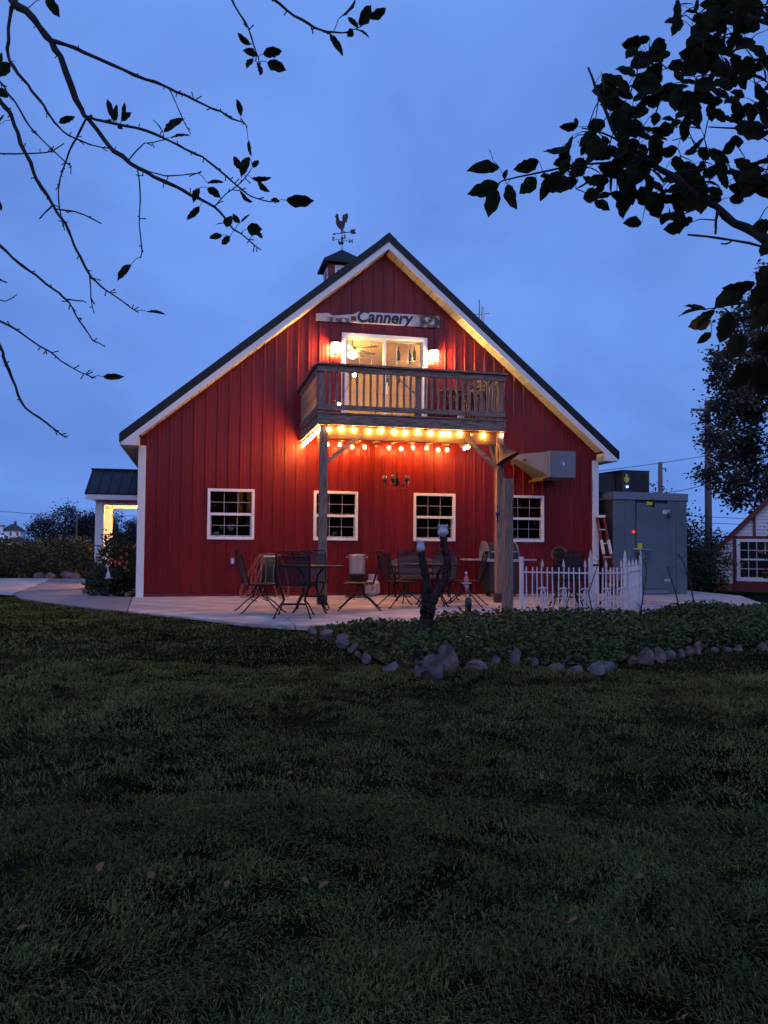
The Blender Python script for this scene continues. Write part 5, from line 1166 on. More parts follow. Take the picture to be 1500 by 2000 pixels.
RIGHT_LEAVES = [[1880,-14393,2066,1792,-14382,2035,42,-21,-105,-14,0],[1879,-14395,2112,1791,-14375,2103,37,-33,-215,-13,0],[1862,-14392,2130,1854,-14386,2165,11,39,-27,-111,0],[1872,-14391,2054,1850,-14391,1972,42,-30,-155,25,0],[1901,-14398,2066,1922,-14413,1992,34,-120,-112,-12,0],[1894,-14397,2080,1898,-14405,2106,20,-91,-63,36,0],[1979,-14417,2085,1937,-14398,2044,39,-59,-102,-35,0],[2016,-14426,2079,1990,-14422,2018,31,-11,-153,-47,0],[1985,-14421,2131,1918,-14403,2107,37,103,-107,3,0],[2065,-14441,2173,1988,-14434,2148,39,-25,28,-33,0],[2087,-14449,2225,2035,-14443,2221,25,-14,-63,-69,0],[2087,-14449,2228,2081,-14448,2252,13,-30,-95,-55,0],[2138,-14460,2216,2096,-14438,2178,37,8,-43,37,0],[2159,-14466,2244,2119,-14453,2206,42,16,-96,42,0],[2133,-14947,1577,2091,-14927,1590,22,-28,-57,67,0],[2138,-14948,1580,2066,-14943,1562,17,-42,-58,101,0],[2206,-14966,1615,2149,-14950,1583,44,-28,-105,63,0],[2232,-14973,1632,2169,-14948,1623,39,-3,-32,-49,0],[2141,-14948,1555,2095,-14937,1540,31,7,-127,7,1],[2144,-14947,1528,2117,-14936,1505,20,-54,3,-53,0],[2180,-14958,1572,2171,-14936,1510,39,-27,-43,-2,0],[2208,-14962,1528,2182,-14962,1472,44,-54,-87,-67,0],[2225,-14964,1463,2182,-14953,1406,54,-3,-133,-97,0],[2253,-14971,1474,2238,-14951,1420,48,24,-123,47,0],[2266,-14976,1529,2234,-14960,1484,44,-21,-159,-76,0],[2264,-14980,1627,2225,-14965,1584,44,26,-82,26,0],[2262,-14985,1757,2227,-14974,1758,33,-6,-123,-22,0],[2269,-14983,1670,2233,-14980,1624,39,-109,-124,-65,0],[2148,-14951,1577,2108,-14946,1537,24,14,-103,156,0],[2268,-14985,1725,2243,-14976,1693,33,-58,-54,16,0],[2278,-14974,1409,2238,-14970,1430,44,38,-140,-172,0],[2276,-14981,1583,2234,-14961,1541,48,-57,-16,-40,0],[2860,-14317,2763,2815,-14294,2782,29,-43,-115,25,0],[2122,-14284,2167,2077,-14280,2156,30,-155,-24,-40,0],[2328,-14406,2359,2401,-14415,2392,46,32,-32,-38,0],[2547,-14298,2241,2562,-14286,2174,49,54,-185,18,0],[2857,-14279,2502,2852,-14281,2544,28,52,-59,-48,0],[2367,-14315,2556,2424,-14344,2526,54,-64,-147,90,0],[2500,-14242,2088,2503,-14245,2134,32,89,-79,32,0],[2330,-14438,2056,2372,-14445,2083,34,-46,-29,-106,0],[2668,-14255,2565,2665,-14239,2651,47,-80,-166,110,0],[2644,-14395,2751,2600,-14396,2701,32,-91,18,-85,0],[2679,-14246,2542,2752,-14263,2569,59,-94,-135,-64,0],[2548,-14207,2433,2504,-14201,2433,22,-65,-155,54,0],[2789,-14325,2408,2873,-14331,2412,47,-5,-128,-73,0],[2554,-14204,2278,2607,-14209,2266,40,37,-135,-30,0],[2218,-14356,2450,2247,-14375,2394,45,-40,-255,48,0],[2166,-14451,2331,2155,-14461,2386,43,65,-52,34,0],[2243,-14350,2098,2197,-14342,2084,25,-67,-165,87,0],[2666,-14264,2499,2641,-14249,2548,41,-10,7,115,0],[2343,-14556,2329,2327,-14544,2367,24,-28,-207,-76,0],[2738,-14299,2651,2693,-14289,2618,28,-45,-35,79,0],[2606,-14229,2781,2619,-14234,2830,26,55,-98,-22,0],[2249,-14132,2233,2184,-14101,2230,41,83,-63,-6,0],[2437,-14174,2449,2387,-14151,2483,44,-116,-155,42,0],[2643,-14395,2479,2687,-14419,2490,33,-115,-60,-44,0],[2301,-14459,2447,2255,-14455,2456,32,-81,-38,23,0],[2560,-14411,2222,2565,-14406,2176,37,-7,-253,-61,0],[2462,-14176,2403,2397,-14162,2396,41,-34,-97,-65,0],[2337,-14562,2211,2350,-14551,2164,40,33,-232,22,0],[2518,-14252,2712,2543,-14249,2802,48,66,-70,83,0],[2698,-14316,2307,2693,-14309,2353,32,-4,-137,-57,0],[2183,-14472,2102,2179,-14462,2035,54,-54,35,46,0],[2665,-14251,2595,2645,-14239,2544,36,75,-110,-30,0],[2573,-14618,2107,2502,-14615,2091,33,-92,9,54,0],[2217,-14432,2188,2165,-14410,2186,30,6,-131,-110,0],[2225,-14284,2100,2269,-14300,2072,31,-53,-130,22,0],[2531,-14631,2055,2455,-14628,2039,45,-131,-96,-12,0],[2258,-14401,2061,2286,-14410,2135,53,59,-105,0,0],[2694,-14456,2434,2752,-14468,2442,39,4,-18,-37,0],[2026,-14517,2094,2004,-14515,2050,33,-2,-93,2,0],[2153,-14209,2293,2184,-14211,2250,33,60,32,-66,0],[2236,-14547,2311,2175,-14531,2302,41,14,-31,58,0],[2398,-14279,2262,2342,-14267,2212,57,-52,-123,85,0],[2735,-14293,2751,2675,-14263,2737,46,-56,-131,7,0],[2178,-14339,2173,2218,-14343,2156,27,-117,-32,107,0],[2520,-14606,2259,2520,-14602,2211,30,-30,-55,-58,0],[2166,-14545,2070,2181,-14535,2005,36,-73,-121,-41,0],[2682,-14428,2640,2633,-14424,2594,47,-26,-57,-8,0],[2156,-14413,2065,2191,-14413,2091,21,-5,-141,-18,0],[2598,-14299,2593,2512,-14286,2598,56,49,-115,-63,0],[2523,-14554,2566,2484,-14540,2561,31,-73,-59,3,0],[2417,-14371,2051,2400,-14358,2018,29,6,-33,43,0],[2751,-14301,2241,2794,-14317,2251,26,-32,-123,8,0],[2575,-14551,2421,2524,-14530,2403,45,-45,-88,-27,0],[2600,-14568,2287,2645,-14580,2285,31,-24,-54,-39,0],[2567,-14557,2062,2528,-14536,2036,33,-84,-114,59,0],[2329,-14602,2222,2289,-14601,2194,27,-74,-73,23,0],[2208,-14555,2136,2239,-14557,2118,26,75,-168,-52,0],[2508,-14333,2553,2558,-14357,2498,43,2,-187,27,0],[2816,-14221,2295,2765,-14207,2333,50,-46,-73,38,0],[2551,-14226,2797,2600,-14239,2801,37,-122,-9,40,0],[2619,-14526,2335,2562,-14522,2284,53,8,-1,58,0],[2619,-14283,2757,2600,-14290,2681,50,-91,-82,82,0],[2409,-14604,2482,2439,-14611,2441,35,-67,-153,-91,0],[2585,-14580,2104,2613,-14592,2125,20,-95,-97,10,0],[2576,-14180,2356,2522,-14156,2345,36,-4,-81,-66,0],[2716,-14423,2182,2797,-14434,2206,42,-69,-123,17,0],[2310,-14452,2508,2271,-14440,2505,23,-72,-145,-112,0],[2506,-14327,2154,2582,-14335,2124,57,-49,-174,-96,0],[2324,-14458,2066,2292,-14456,2015,42,-55,-55,-20,0],[2558,-14458,2073,2592,-14476,2060,30,-14,-147,-82,0],[2276,-14415,2323,2204,-14392,2341,55,16,-149,109,0],[2292,-14393,2356,2330,-14412,2384,36,-46,-96,67,0],[2447,-14378,2635,2410,-14366,2627,24,-116,-89,17,0],[2391,-14323,2544,2452,-14329,2508,43,28,-122,133,0],[2670,-14185,2256,2716,-14206,2233,31,-40,12,57,0],[2396,-14388,2285,2357,-14371,2293,25,-97,-86,-132,0],[2233,-14098,2268,2288,-14111,2274,31,-125,-188,9,0],[2483,-14410,2465,2550,-14414,2505,41,0,-62,-47,0],[2708,-14274,2610,2760,-14272,2561,54,-40,-145,49,0],[2824,-14263,2824,2772,-14265,2841,39,-86,-103,-10,0],[2820,-14272,2464,2827,-14282,2525,40,-17,-52,-49,0],[2448,-14532,2276,2493,-14535,2247,30,27,-48,-30,0],[2256,-14566,2227,2255,-14556,2194,25,-24,-67,75,0],[2675,-14450,2652,2699,-14454,2620,27,69,-135,-19,0],[2228,-14581,2147,2276,-14591,2142,32,-39,5,16,0],[2658,-14212,2729,2590,-14212,2662,55,-84,-141,-2,0],[2562,-14341,2234,2529,-14342,2197,29,71,-179,-65,0],[2342,-14253,2230,2302,-14249,2201,33,-58,-17,40,0],[2139,-14556,2096,2170,-14575,2116,29,22,-100,52,0],[2403,-14250,2066,2348,-14234,2067,35,-5,-124,-21,0],[2435,-14317,2530,2374,-14293,2489,45,-91,-159,-66,0],[2397,-14136,2323,2353,-14130,2344,32,35,-101,10,0],[2712,-14245,2233,2745,-14247,2205,29,82,-91,64,0],[2596,-14558,2428,2648,-14564,2431,24,-35,-252,39,0],[2592,-14447,2261,2550,-14434,2214,50,92,-128,-79,0],[2815,-14293,2791,2739,-14274,2774,59,-58,-166,-44,0],[2273,-14482,2139,2236,-14488,2061,52,-115,-178,45,0],[2793,-14332,2740,2728,-14297,2734,45,-40,-114,45,0],[2160,-14487,2155,2119,-14466,2153,33,9,-137,2,0],[2422,-14221,2626,2383,-14223,2566,40,80,-96,45,0],[2692,-14470,2285,2655,-14454,2259,32,-21,-48,64,0],[2482,-14200,2631,2418,-14197,2585,38,5,-139,-14,0],[2247,-14463,2035,2179,-14458,2047,34,-112,-85,-23,0],[2515,-14355,2391,2536,-14354,2333,35,-11,-160,-96,0],[2198,-14550,2267,2140,-14541,2280,43,-112,-130,81,0],[2455,-14239,2358,2467,-14218,2284,58,6,-126,-26,0],[2308,-14481,2222,2261,-14461,2242,29,-29,-193,143,0],[2521,-14300,2328,2481,-14291,2314,22,-40,17,-47,0],[2549,-14474,2357,2493,-14457,2389,37,-99,-99,98,0],[2679,-14382,2335,2644,-14366,2360,30,39,-110,-3,0],[2652,-14575,2639,2618,-14573,2596,38,-52,-123,-37,0],[2796,-14332,2687,2876,-14343,2711,51,-101,-45,11,0],[2416,-14270,2144,2456,-14263,2080,53,-93,-196,-18,0],[2286,-14197,2463,2356,-14210,2511,62,-2,-112,48,0],[2717,-14359,2512,2772,-14363,2496,33,35,-139,74,0],[2252,-14483,2454,2220,-14473,2424,31,-93,-104,-10,0],[2268,-14456,2397,2287,-14462,2339,44,-138,-43,49,0],[2730,-14264,2659,2809,-14266,2699,42,-25,-122,23,0],[2829,-14295,2150,2875,-14302,2144,25,21,-81,-60,0],[2412,-14617,2511,2392,-14613,2449,45,1,-29,36,0],[2175,-14538,2258,2115,-14523,2253,38,-111,-111,-27,0],[2359,-14182,2168,2389,-14172,2109,54,-7,-104,99,0],[2546,-14508,2547,2586,-14511,2531,28,3,-97,-32,0],[2579,-14160,2209,2580,-14169,2151,29,-38,-52,-50,0],[2410,-14476,2087,2358,-14450,2074,42,23,-103,61,0],[2559,-14228,2285,2624,-14240,2236,55,-9,-84,19,0],[2685,-14385,2396,2750,-14395,2377,41,16,-128,-6,0],[2680,-14502,2206,2660,-14489,2178,24,-24,-55,2,0],[2460,-14199,2272,2509,-14217,2214,48,-21,-46,112,0],[2542,-14331,2482,2496,-14310,2492,36,2,-74,42,0],[2233,-14524,2146,2189,-14521,2166,29,35,16,52,0],[2720,-14417,2318,2645,-14404,2330,38,-77,-190,131,0],[2500,-14470,2518,2520,-14486,2542,29,-12,-66,56,0],[2507,-14296,2361,2550,-14304,2392,35,44,-166,-85,0],[2205,-14569,2290,2263,-14594,2277,43,-15,-122,-7,0],[2769,-14355,2582,2809,-14350,2535,42,31,-76,-134,0],[2591,-14260,2180,2657,-14272,2187,38,18,-82,60,0],[2380,-14568,2341,2367,-14573,2286,28,47,-64,-10,0],[2656,-14331,2782,2593,-14300,2763,52,56,-94,-58,0],[2755,-14331,2362,2690,-14304,2376,48,17,-93,-42,0],[2446,-14399,2451,2492,-14411,2499,50,-26,-104,6,0],[2618,-14443,2300,2545,-14434,2326,43,43,-134,71,0],[2537,-14434,2519,2589,-14452,2499,36,32,-166,15,0],[2341,-14541,2010,2394,-14558,1989,44,-38,-174,-46,0],[2243,-14184,2282,2209,-14165,2233,50,-69,-156,-88,0],[2915,-14242,2276,2843,-14210,2253,49,-21,-169,17,0],[2464,-14201,2547,2509,-14208,2573,37,-54,-80,-45,0],[2385,-14483,1973,2424,-14484,1989,21,3,-98,-36,0],[2598,-14355,2549,2537,-14338,2597,45,46,34,24,0],[2409,-14447,2288,2384,-14432,2268,24,-145,-116,-14,0],[2144,-14557,2176,2159,-14557,2135,26,33,-107,38,0],[2624,-14213,2176,2547,-14190,2204,48,31,-91,-37,0],[2260,-14513,2058,2269,-14509,2018,32,15,-61,5,0],[2322,-14280,2289,2330,-14302,2358,40,-16,-63,49,0],[2189,-14198,2206,2115,-14195,2159,54,-34,-157,26,0],[2401,-14175,2185,2390,-14178,2125,31,-25,-93,-33,0],[2287,-14558,2288,2323,-14557,2246,33,-52,-93,140,0],[2599,-14393,2616,2593,-14396,2563,35,-74,23,-49,0],[2516,-14327,2044,2446,-14321,2066,55,-74,-155,78,0],[2384,-14502,1961,2322,-14494,1944,38,-112,-139,-98,0],[2111,-14510,2038,2075,-14504,2061,26,-47,-141,51,0],[2552,-14198,2417,2506,-14172,2392,47,-37,-142,-21,0],[2668,-14213,2495,2681,-14211,2441,36,-29,-137,-87,0],[2668,-14554,2432,2629,-14547,2410,23,25,-18,-9,0],[2277,-14494,2126,2317,-14505,2147,31,36,-76,0,0],[2454,-14609,2446,2491,-14608,2420,27,-30,-64,-75,0],[2356,-14421,2358,2410,-14450,2384,46,-41,-6,-27,0],[2529,-14476,2474,2544,-14488,2428,29,18,-96,105,0],[2445,-14370,2153,2503,-14374,2140,37,-36,-118,-3,0],[2529,-14636,2203,2564,-14650,2162,32,49,-43,-17,0],[2776,-14410,2538,2743,-14406,2592,41,-12,-137,32,0],[2478,-14536,2041,2438,-14523,2060,27,-120,-204,-10,0],[2685,-14221,2820,2737,-14234,2813,37,-24,-29,-20,0],[2472,-14450,2269,2435,-14441,2294,23,-10,-64,32,0],[2797,-14407,2242,2756,-14388,2268,32,-33,-42,44,0],[2244,-14505,2134,2283,-14518,2124,22,4,-110,34,0],[2785,-14234,2524,2742,-14221,2546,32,-24,-151,20,0],[2413,-14196,2345,2383,-14192,2285,44,-35,-196,-26,0],[2445,-14286,2426,2402,-14271,2437,33,-50,-200,15,0],[2686,-14425,2363,2731,-14421,2325,45,-7,-109,24,0],[2259,-14470,2102,2280,-14486,2142,40,49,-75,-27,0],[2564,-14469,2642,2539,-14452,2715,43,-101,-86,-53,0],[2622,-14539,2446,2563,-14535,2472,42,-25,-148,33,0],[2721,-14271,2635,2728,-14268,2588,36,-82,-153,-124,0],[2847,-14250,2657,2821,-14229,2614,39,62,-162,-8,0],[2285,-14284,2249,2204,-14273,2236,45,-86,-142,28,0],[2114,-14145,2229,2158,-14150,2222,26,54,-136,42,0],[2426,-14506,2049,2427,-14514,1990,41,-71,-228,77,0],[2755,-14326,2752,2696,-14305,2707,57,83,-161,26,0],[2391,-14243,2348,2445,-14255,2329,37,-123,-109,104,0],[2780,-14240,2273,2697,-14216,2270,49,-16,-66,83,0],[2040,-14450,2066,1988,-14426,2063,43,31,-137,-42,0],[2463,-14322,2452,2515,-14334,2469,40,102,-59,64,0],[2347,-14602,2294,2397,-14626,2288,46,-65,-43,10,0],[2400,-14348,2591,2409,-14349,2510,50,-68,-68,-55,0],[2349,-14370,2161,2353,-14383,2100,30,-39,-191,12,0],[2568,-14655,2514,2585,-14654,2453,47,-55,-88,81,0],[2693,-14399,2462,2730,-14420,2393,39,-65,-9,-81,0],[2641,-14290,2233,2683,-14285,2189,47,49,-202,8,0],[2190,-14440,2133,2253,-14461,2158,45,98,-92,15,0],[2463,-14426,2602,2497,-14437,2616,29,-74,-169,-81,0],[2695,-14205,2601,2740,-14224,2634,46,-62,-56,-52,0],[2392,-14473,2568,2365,-14474,2511,31,-37,-105,24,0],[2218,-14460,2103,2150,-14443,2123,48,-70,-83,-103,0],[2218,-14563,2183,2157,-14533,2195,47,-35,-152,-65,0],[2701,-14380,2791,2666,-14363,2745,33,-38,-85,-7,0],[2718,-14384,2214,2677,-14373,2221,26,58,-129,-49,0],[2309,-14166,2318,2250,-14167,2267,51,-47,-38,68,0],[2628,-14590,2565,2562,-14565,2566,41,25,34,-75,0],[2697,-14520,2656,2647,-14510,2628,42,-4,-150,37,0],[2305,-14586,2247,2377,-14595,2237,38,-76,-221,-33,0],[2337,-14353,2128,2365,-14343,2073,41,-85,-125,-104,0],[2472,-14582,2453,2475,-14582,2414,29,-6,-127,30,0],[2627,-14227,2781,2575,-14226,2782,29,-32,-105,68,0],[2585,-14541,2584,2522,-14515,2605,51,-39,-128,-24,0],[2347,-14131,2354,2342,-14123,2400,28,-32,-63,13,0],[2281,-14312,2440,2218,-14282,2440,50,-5,-169,-13,0],[2313,-14585,2299,2297,-14587,2223,38,-98,-56,2,0],[2508,-14357,2394,2503,-14341,2350,40,11,-187,89,0],[2424,-14530,2195,2389,-14508,2162,42,92,-61,15,0],[2780,-14423,2644,2712,-14413,2669,50,46,-112,-35,0],[2239,-14460,2085,2256,-14449,2023,40,-60,-243,-72,0],[2595,-14604,2337,2558,-14603,2308,21,-47,-154,0,0],[2568,-14642,2001,2511,-14618,2021,39,-12,-2,-93,0],[2399,-14616,2398,2414,-14620,2345,40,111,-104,33,0],[2555,-14510,2338,2509,-14502,2322,35,31,-97,87,0],[2276,-14191,2361,2259,-14196,2271,50,-64,-90,26,0],[2560,-14433,2689,2521,-14418,2637,35,-101,-153,-13,0],[2593,-14486,2304,2548,-14479,2304,24,12,-119,-105,0],[2166,-14282,2134,2206,-14300,2159,34,81,-12,2,0],[2611,-14625,2025,2548,-14615,2032,46,20,-169,12,0],[2442,-14310,2147,2394,-14311,2168,39,2,-109,45,0],[2482,-14371,2164,2414,-14339,2165,52,-15,-119,67,0],[2165,-14553,2311,2182,-14552,2268,35,18,-94,7,0],[2559,-14384,2750,2547,-14389,2701,27,-17,-73,-23,0],[2409,-14581,2059,2364,-14572,2058,31,-83,-2,22,0],[2575,-14250,2439,2510,-14230,2481,46,49,-95,-38,0],[2350,-14410,2362,2290,-14391,2333,48,-65,41,124,0],[2773,-14367,2165,2703,-14349,2183,44,-43,-39,-9,0],[2614,-14224,2535,2694,-14224,2496,66,-74,7,-106,0],[2443,-14620,2310,2385,-14606,2294,39,-70,-75,40,0],[2238,-14508,2083,2175,-14503,2073,37,-22,-107,44,0],[2434,-14207,2665,2366,-14200,2654,48,-2,-15,-20,0],[2299,-14240,2191,2234,-14232,2195,38,-82,-69,-11,0],[2537,-14452,2068,2494,-14439,2079,36,7,-135,23,0],[2285,-14371,2410,2217,-14371,2425,51,-24,-125,46,0],[2486,-14266,2560,2546,-14283,2563,38,-40,-7,-4,0],[2368,-14190,2381,2354,-14182,2467,65,-142,-89,-28,0],[2697,-14346,2772,2769,-14349,2801,38,10,-100,102,0],[2524,-14366,2261,2556,-14367,2226,32,-6,-38,-47,0],[2615,-14565,2438,2674,-14579,2417,36,121,-141,54,0],[2662,-14187,2281,2740,-14198,2313,49,-69,-6,-50,0],[2644,-14448,2101,2582,-14418,2131,39,-58,-189,-33,0],[2715,-14219,2781,2662,-14200,2741,48,-36,-127,-5,0],[2323,-14462,2402,2278,-14462,2357,32,73,-163,93,0],[2422,-14525,2388,2402,-14534,2450,44,-50,-139,16,0],[2166,-14563,2152,2154,-14555,2116,31,-42,-143,68,0],[2537,-14363,2652,2532,-14352,2588,49,-55,-149,-7,0],[2564,-14453,2165,2595,-14465,2099,46,10,-83,42,0],[2379,-14563,2138,2347,-14552,2130,21,-18,-38,9,0],[2645,-14384,2348,2615,-14398,2418,48,-9,-174,62,0],[2320,-14364,2454,2258,-14356,2473,49,-60,-58,50,0],[2290,-14112,2379,2277,-14097,2335,32,38,-142,-45,0],[2556,-14505,2592,2539,-14515,2516,51,57,-144,1,0],[2375,-14225,2267,2422,-14252,2286,44,-76,-13,-86,0],[2488,-14601,2185,2547,-14631,2171,47,-71,-149,22,0],[2236,-14118,2387,2221,-14114,2308,42,-79,-13,33,0],[2566,-14613,2161,2579,-14606,2126,28,51,-176,41,0],[2071,-14512,1997,2113,-14532,2003,37,-58,-147,-27,0],[2395,-14457,2346,2447,-14466,2356,38,-26,-117,-78,0],[2163,-14553,2078,2195,-14566,2076,20,-15,-124,27,0],[2443,-14443,2360,2494,-14461,2380,37,-1,-136,-48,0],[2799,-14296,2606,2820,-14293,2541,42,79,-90,14,0],[2091,-14383,2176,2052,-14370,2151,35,-29,-70,-122,0],[2410,-14537,2564,2462,-14542,2565,26,-31,-102,-7,0],[2470,-14480,2191,2532,-14498,2156,44,50,-125,-19,0],[2589,-14164,2187,2585,-14160,2125,40,15,-80,82,0],[2468,-14547,2125,2477,-14548,2079,28,-81,-54,36,0],[2723,-14299,2553,2743,-14292,2508,29,-164,-114,10,0],[2264,-14417,2294,2325,-14426,2323,39,-156,-108,-55,0],[2493,-14385,2587,2575,-14394,2575,58,38,-110,39,0],[2424,-14376,2532,2386,-14368,2507,27,-53,-139,1,0],[2618,-14433,2348,2656,-14440,2368,27,21,-165,-62,0],[2560,-14431,2373,2511,-14415,2367,27,43,-155,-19,0],[2385,-14453,2178,2401,-14459,2128,34,-50,-116,16,0],[2346,-14547,2018,2278,-14544,2005,42,-26,-43,-136,0],[2490,-14536,2571,2476,-14534,2531,26,-51,-118,59,0],[2466,-14482,2085,2417,-14471,2099,36,-35,-61,-30,0],[2715,-14492,2355,2643,-14492,2365,42,45,-80,-8,0],[2418,-14542,2462,2476,-14562,2439,41,17,-64,-29,0],[2617,-14430,2476,2578,-14423,2449,30,30,-63,43,0],[2694,-14378,2161,2641,-14365,2187,34,88,-105,-65,0]]
def leaf_mesh(seed, holes=False):
    r_ = random.Random(seed); prof = [(0,.03),(.05,.17),(.12,.30),(.21,.41),(.32,.48),(.44,.50),(.56,.48),(.67,.42),(.77,.33),(.86,.21),(.93,.10),(1,.0)]; bend = r_.uniform(-.10,.10)
    vs, fs = [], []
    for i, (t, w_) in enumerate(prof):
        j = 1+r_.uniform(-.13,.13); cz = -.22*(t-.4)**2; yb = bend*4*t*(1-t)
        vs += [(t, yb-w_*j, cz+.14*w_+r_.uniform(-.03,.03)), (t, yb, cz), (t, yb+w_*(1+r_.uniform(-.13,.13)), cz+.14*w_+r_.uniform(-.03,.03))]
    for i in range(len(prof)-1):
        a = i*3; fs += [(a,a+3,a+4,a+1),(a+1,a+4,a+5,a+2)]
    me = bpy.data.meshes.new('leaf'); me.from_pydata(vs, [], fs); me.polygons.foreach_set('use_smooth', [True]*len(fs)); return me
LM = []
for k in range(6):
    me = leaf_mesh(k); me.materials.append(M['leaf']); LM.append(me)
LMO = leaf_mesh(9); LMO.materials.append(M['leafold'])
def add_leaves(tree, data):
    off = root_loc(tree)
    for i, q in enumerate(data):
        B = Vector(q[0:3])/1000; T = Vector(q[3:6])/1000; wd = q[6]/1000; n = Vector(q[7:10])/100
        d = T-B; ln = d.length; d.normalize(); s = n.cross(d).normalized(); n = d.cross(s)
        o = bpy.data.objects.new('leaf', LMO if q[10] else LM[i % 6]); col.objects.link(o); o.parent = tree
        o.matrix_local = Matrix.Translation(B-off) @ Matrix(((d.x,s.x,n.x),(d.y,s.y,n.y),(d.z,s.z,n.z))).to_4x4() @ Matrix.Diagonal((ln, wd, ln*.8, 1))
def add_limbs(tree, data, spurs, seed):
    r_ = random.Random(seed)
    for L_ in data:
        P = [Vector(q[:3])/1000 for q in L_]; rr = [max(q[3]/10000, .0009) for q in L_]
        b = MB(); Q, S = [], []
        for i in range(len(P)-1):
            nk = 2 if (P[i+1]-P[i]).length < .15 else 8
            p0, p1, p2, p3 = P[max(i-1,0)], P[i], P[i+1], P[min(i+2,len(P)-1)]
            for k in range(nk):
                u = k/nk; cm = .5*(2*p1+(p2-p0)*u+(2*p0-5*p1+4*p2-p3)*u*u+(3*p1-p0-3*p2+p3)*u**3)
                Q.append(cm+Vector((r_.uniform(-1,1), r_.uniform(-1,1), r_.uniform(-1,1)))*rr[i]*.55*(k > 0)); S.append((rr[i]*(1-u)+rr[i+1]*u)*r_.uniform(.86,1.18))
        Q.append(P[-1]); S.append(rr[-1]); b.tube(Q, S, 8 if rr[0] > .004 else 6)
        if spurs and rr[0] < .02:
            ln = sum((P[i+1]-P[i]).length for i in range(len(P)-1))
            for k in range(int(ln/.035)):
                i = r_.randrange(len(P)-1); p = P[i].lerp(P[i+1], r_.random()); t = (P[i+1]-P[i]).normalized()
                d = (t*r_.uniform(.3,.9)+Vector((r_.uniform(-1,1), r_.uniform(-1,1), r_.uniform(-1,1)))).normalized(); s_ = r_.uniform(.006,.024)
                b.tube([p, p+d*s_*.6, p+d*s_], [.0016,.0014,.0019], 5)
        b.build('branch', M['bark'], tree)
def stalks(tree, limbs, leaves, single):
    Q = np.array([np.array(a[:3])*(1-u)+np.array(b_[:3])*u for L_ in limbs for a, b_ in zip(L_[:-1], L_[1:]) for u in (0,.25,.5,.75)])/1000
    allb = MB(); BB = np.array([q[:3] for q in leaves])/1000
    order = np.argsort([np.linalg.norm(Q-b_, axis=1).min() for b_ in BB])
    for idx in order:                                      # each leaf hangs from the nearest wood or twig already grown
        B = BB[idx]; k = np.argmin(np.linalg.norm(Q-B, axis=1)); p = Vector(Q[k]); e = Vector(B); d = (e-p).length; Q = np.vstack([Q, B]+([Q[k]*.5+B*.5] if d > .05 else []))
        if d > .45: continue
        m_ = p.lerp(e, .5)+Vector((0,0,.12*d)); w_ = .0009 if d < .06 else .0016
        b = MB() if single else allb; b.tube([p, m_, e], [w_*1.3, w_, .0008], 4)
        if single: b.build('leaf_stalk', M['bark'], tree)
    if not single: allb.build('leaf_stalks', M['bark'], tree, kind='stuff')
def trunk(tree, base, fork, r0, r1, seed):
    base, fork = Vector(base), Vector(fork)
    P = [base-Vector((0,0,.15)), base+Vector((0,0,.1)), base.lerp(fork,.35)+Vector((.03,.02,0)), base.lerp(fork,.7)-Vector((.03,0,0)), fork]
    rough_tube(P, [r0*1.5, r0*1.15, r0, r0*.9, r1], 14, .06, seed).build('trunk', M['bark'], tree)
def limb_start(L_): return Vector(L_[0][:3])/1000
lf = limb_start(LEFT_LIMBS[26])
la = thing('apple_tree', 'nearly bare apple tree whose spurred branches hang into the upper sky', 'tree', (lf.x-.25, lf.y-.1, ground_z(lf.x, lf.y)))
trunk(la, (lf.x-.25, lf.y-.1, ground_z(lf.x,lf.y)), lf, .11, .07, 3)
for k in (27, 29):
    s = limb_start(LEFT_LIMBS[k]); b = MB(); b.tube([lf-Vector((.02,0,.1)), s.lerp(lf,.5), s], [.05,.04,LEFT_LIMBS[k][0][3]/10000], 8); b.build('branch', M['bark'], la)
add_limbs(la, LEFT_LIMBS, True, 5); add_leaves(la, LEFT_LEAVES); stalks(la, LEFT_LIMBS, LEFT_LEAVES, True)
rf_ = limb_start(RIGHT_LIMBS[14])
ra = thing('apple_tree', 'leafy apple tree reaching in over the cooler side of the lawn', 'tree', (rf_.x+.2, rf_.y-.1, ground_z(rf_.x, rf_.y)))
trunk(ra, (rf_.x+.2, rf_.y-.1, ground_z(rf_.x,rf_.y)), rf_, .13, .09, 4)
s = limb_start(RIGHT_LIMBS[15]); b = MB(); b.tube([rf_-Vector((0,0,.05)), s.lerp(rf_,.5)+Vector((0,0,.05)), s], [.06,.04,RIGHT_LIMBS[15][0][3]/10000], 8); b.build('branch', M['bark'], ra)
add_limbs(ra, RIGHT_LIMBS, False, 6); add_leaves(ra, RIGHT_LEAVES); stalks(ra, RIGHT_LIMBS, RIGHT_LEAVES, False)
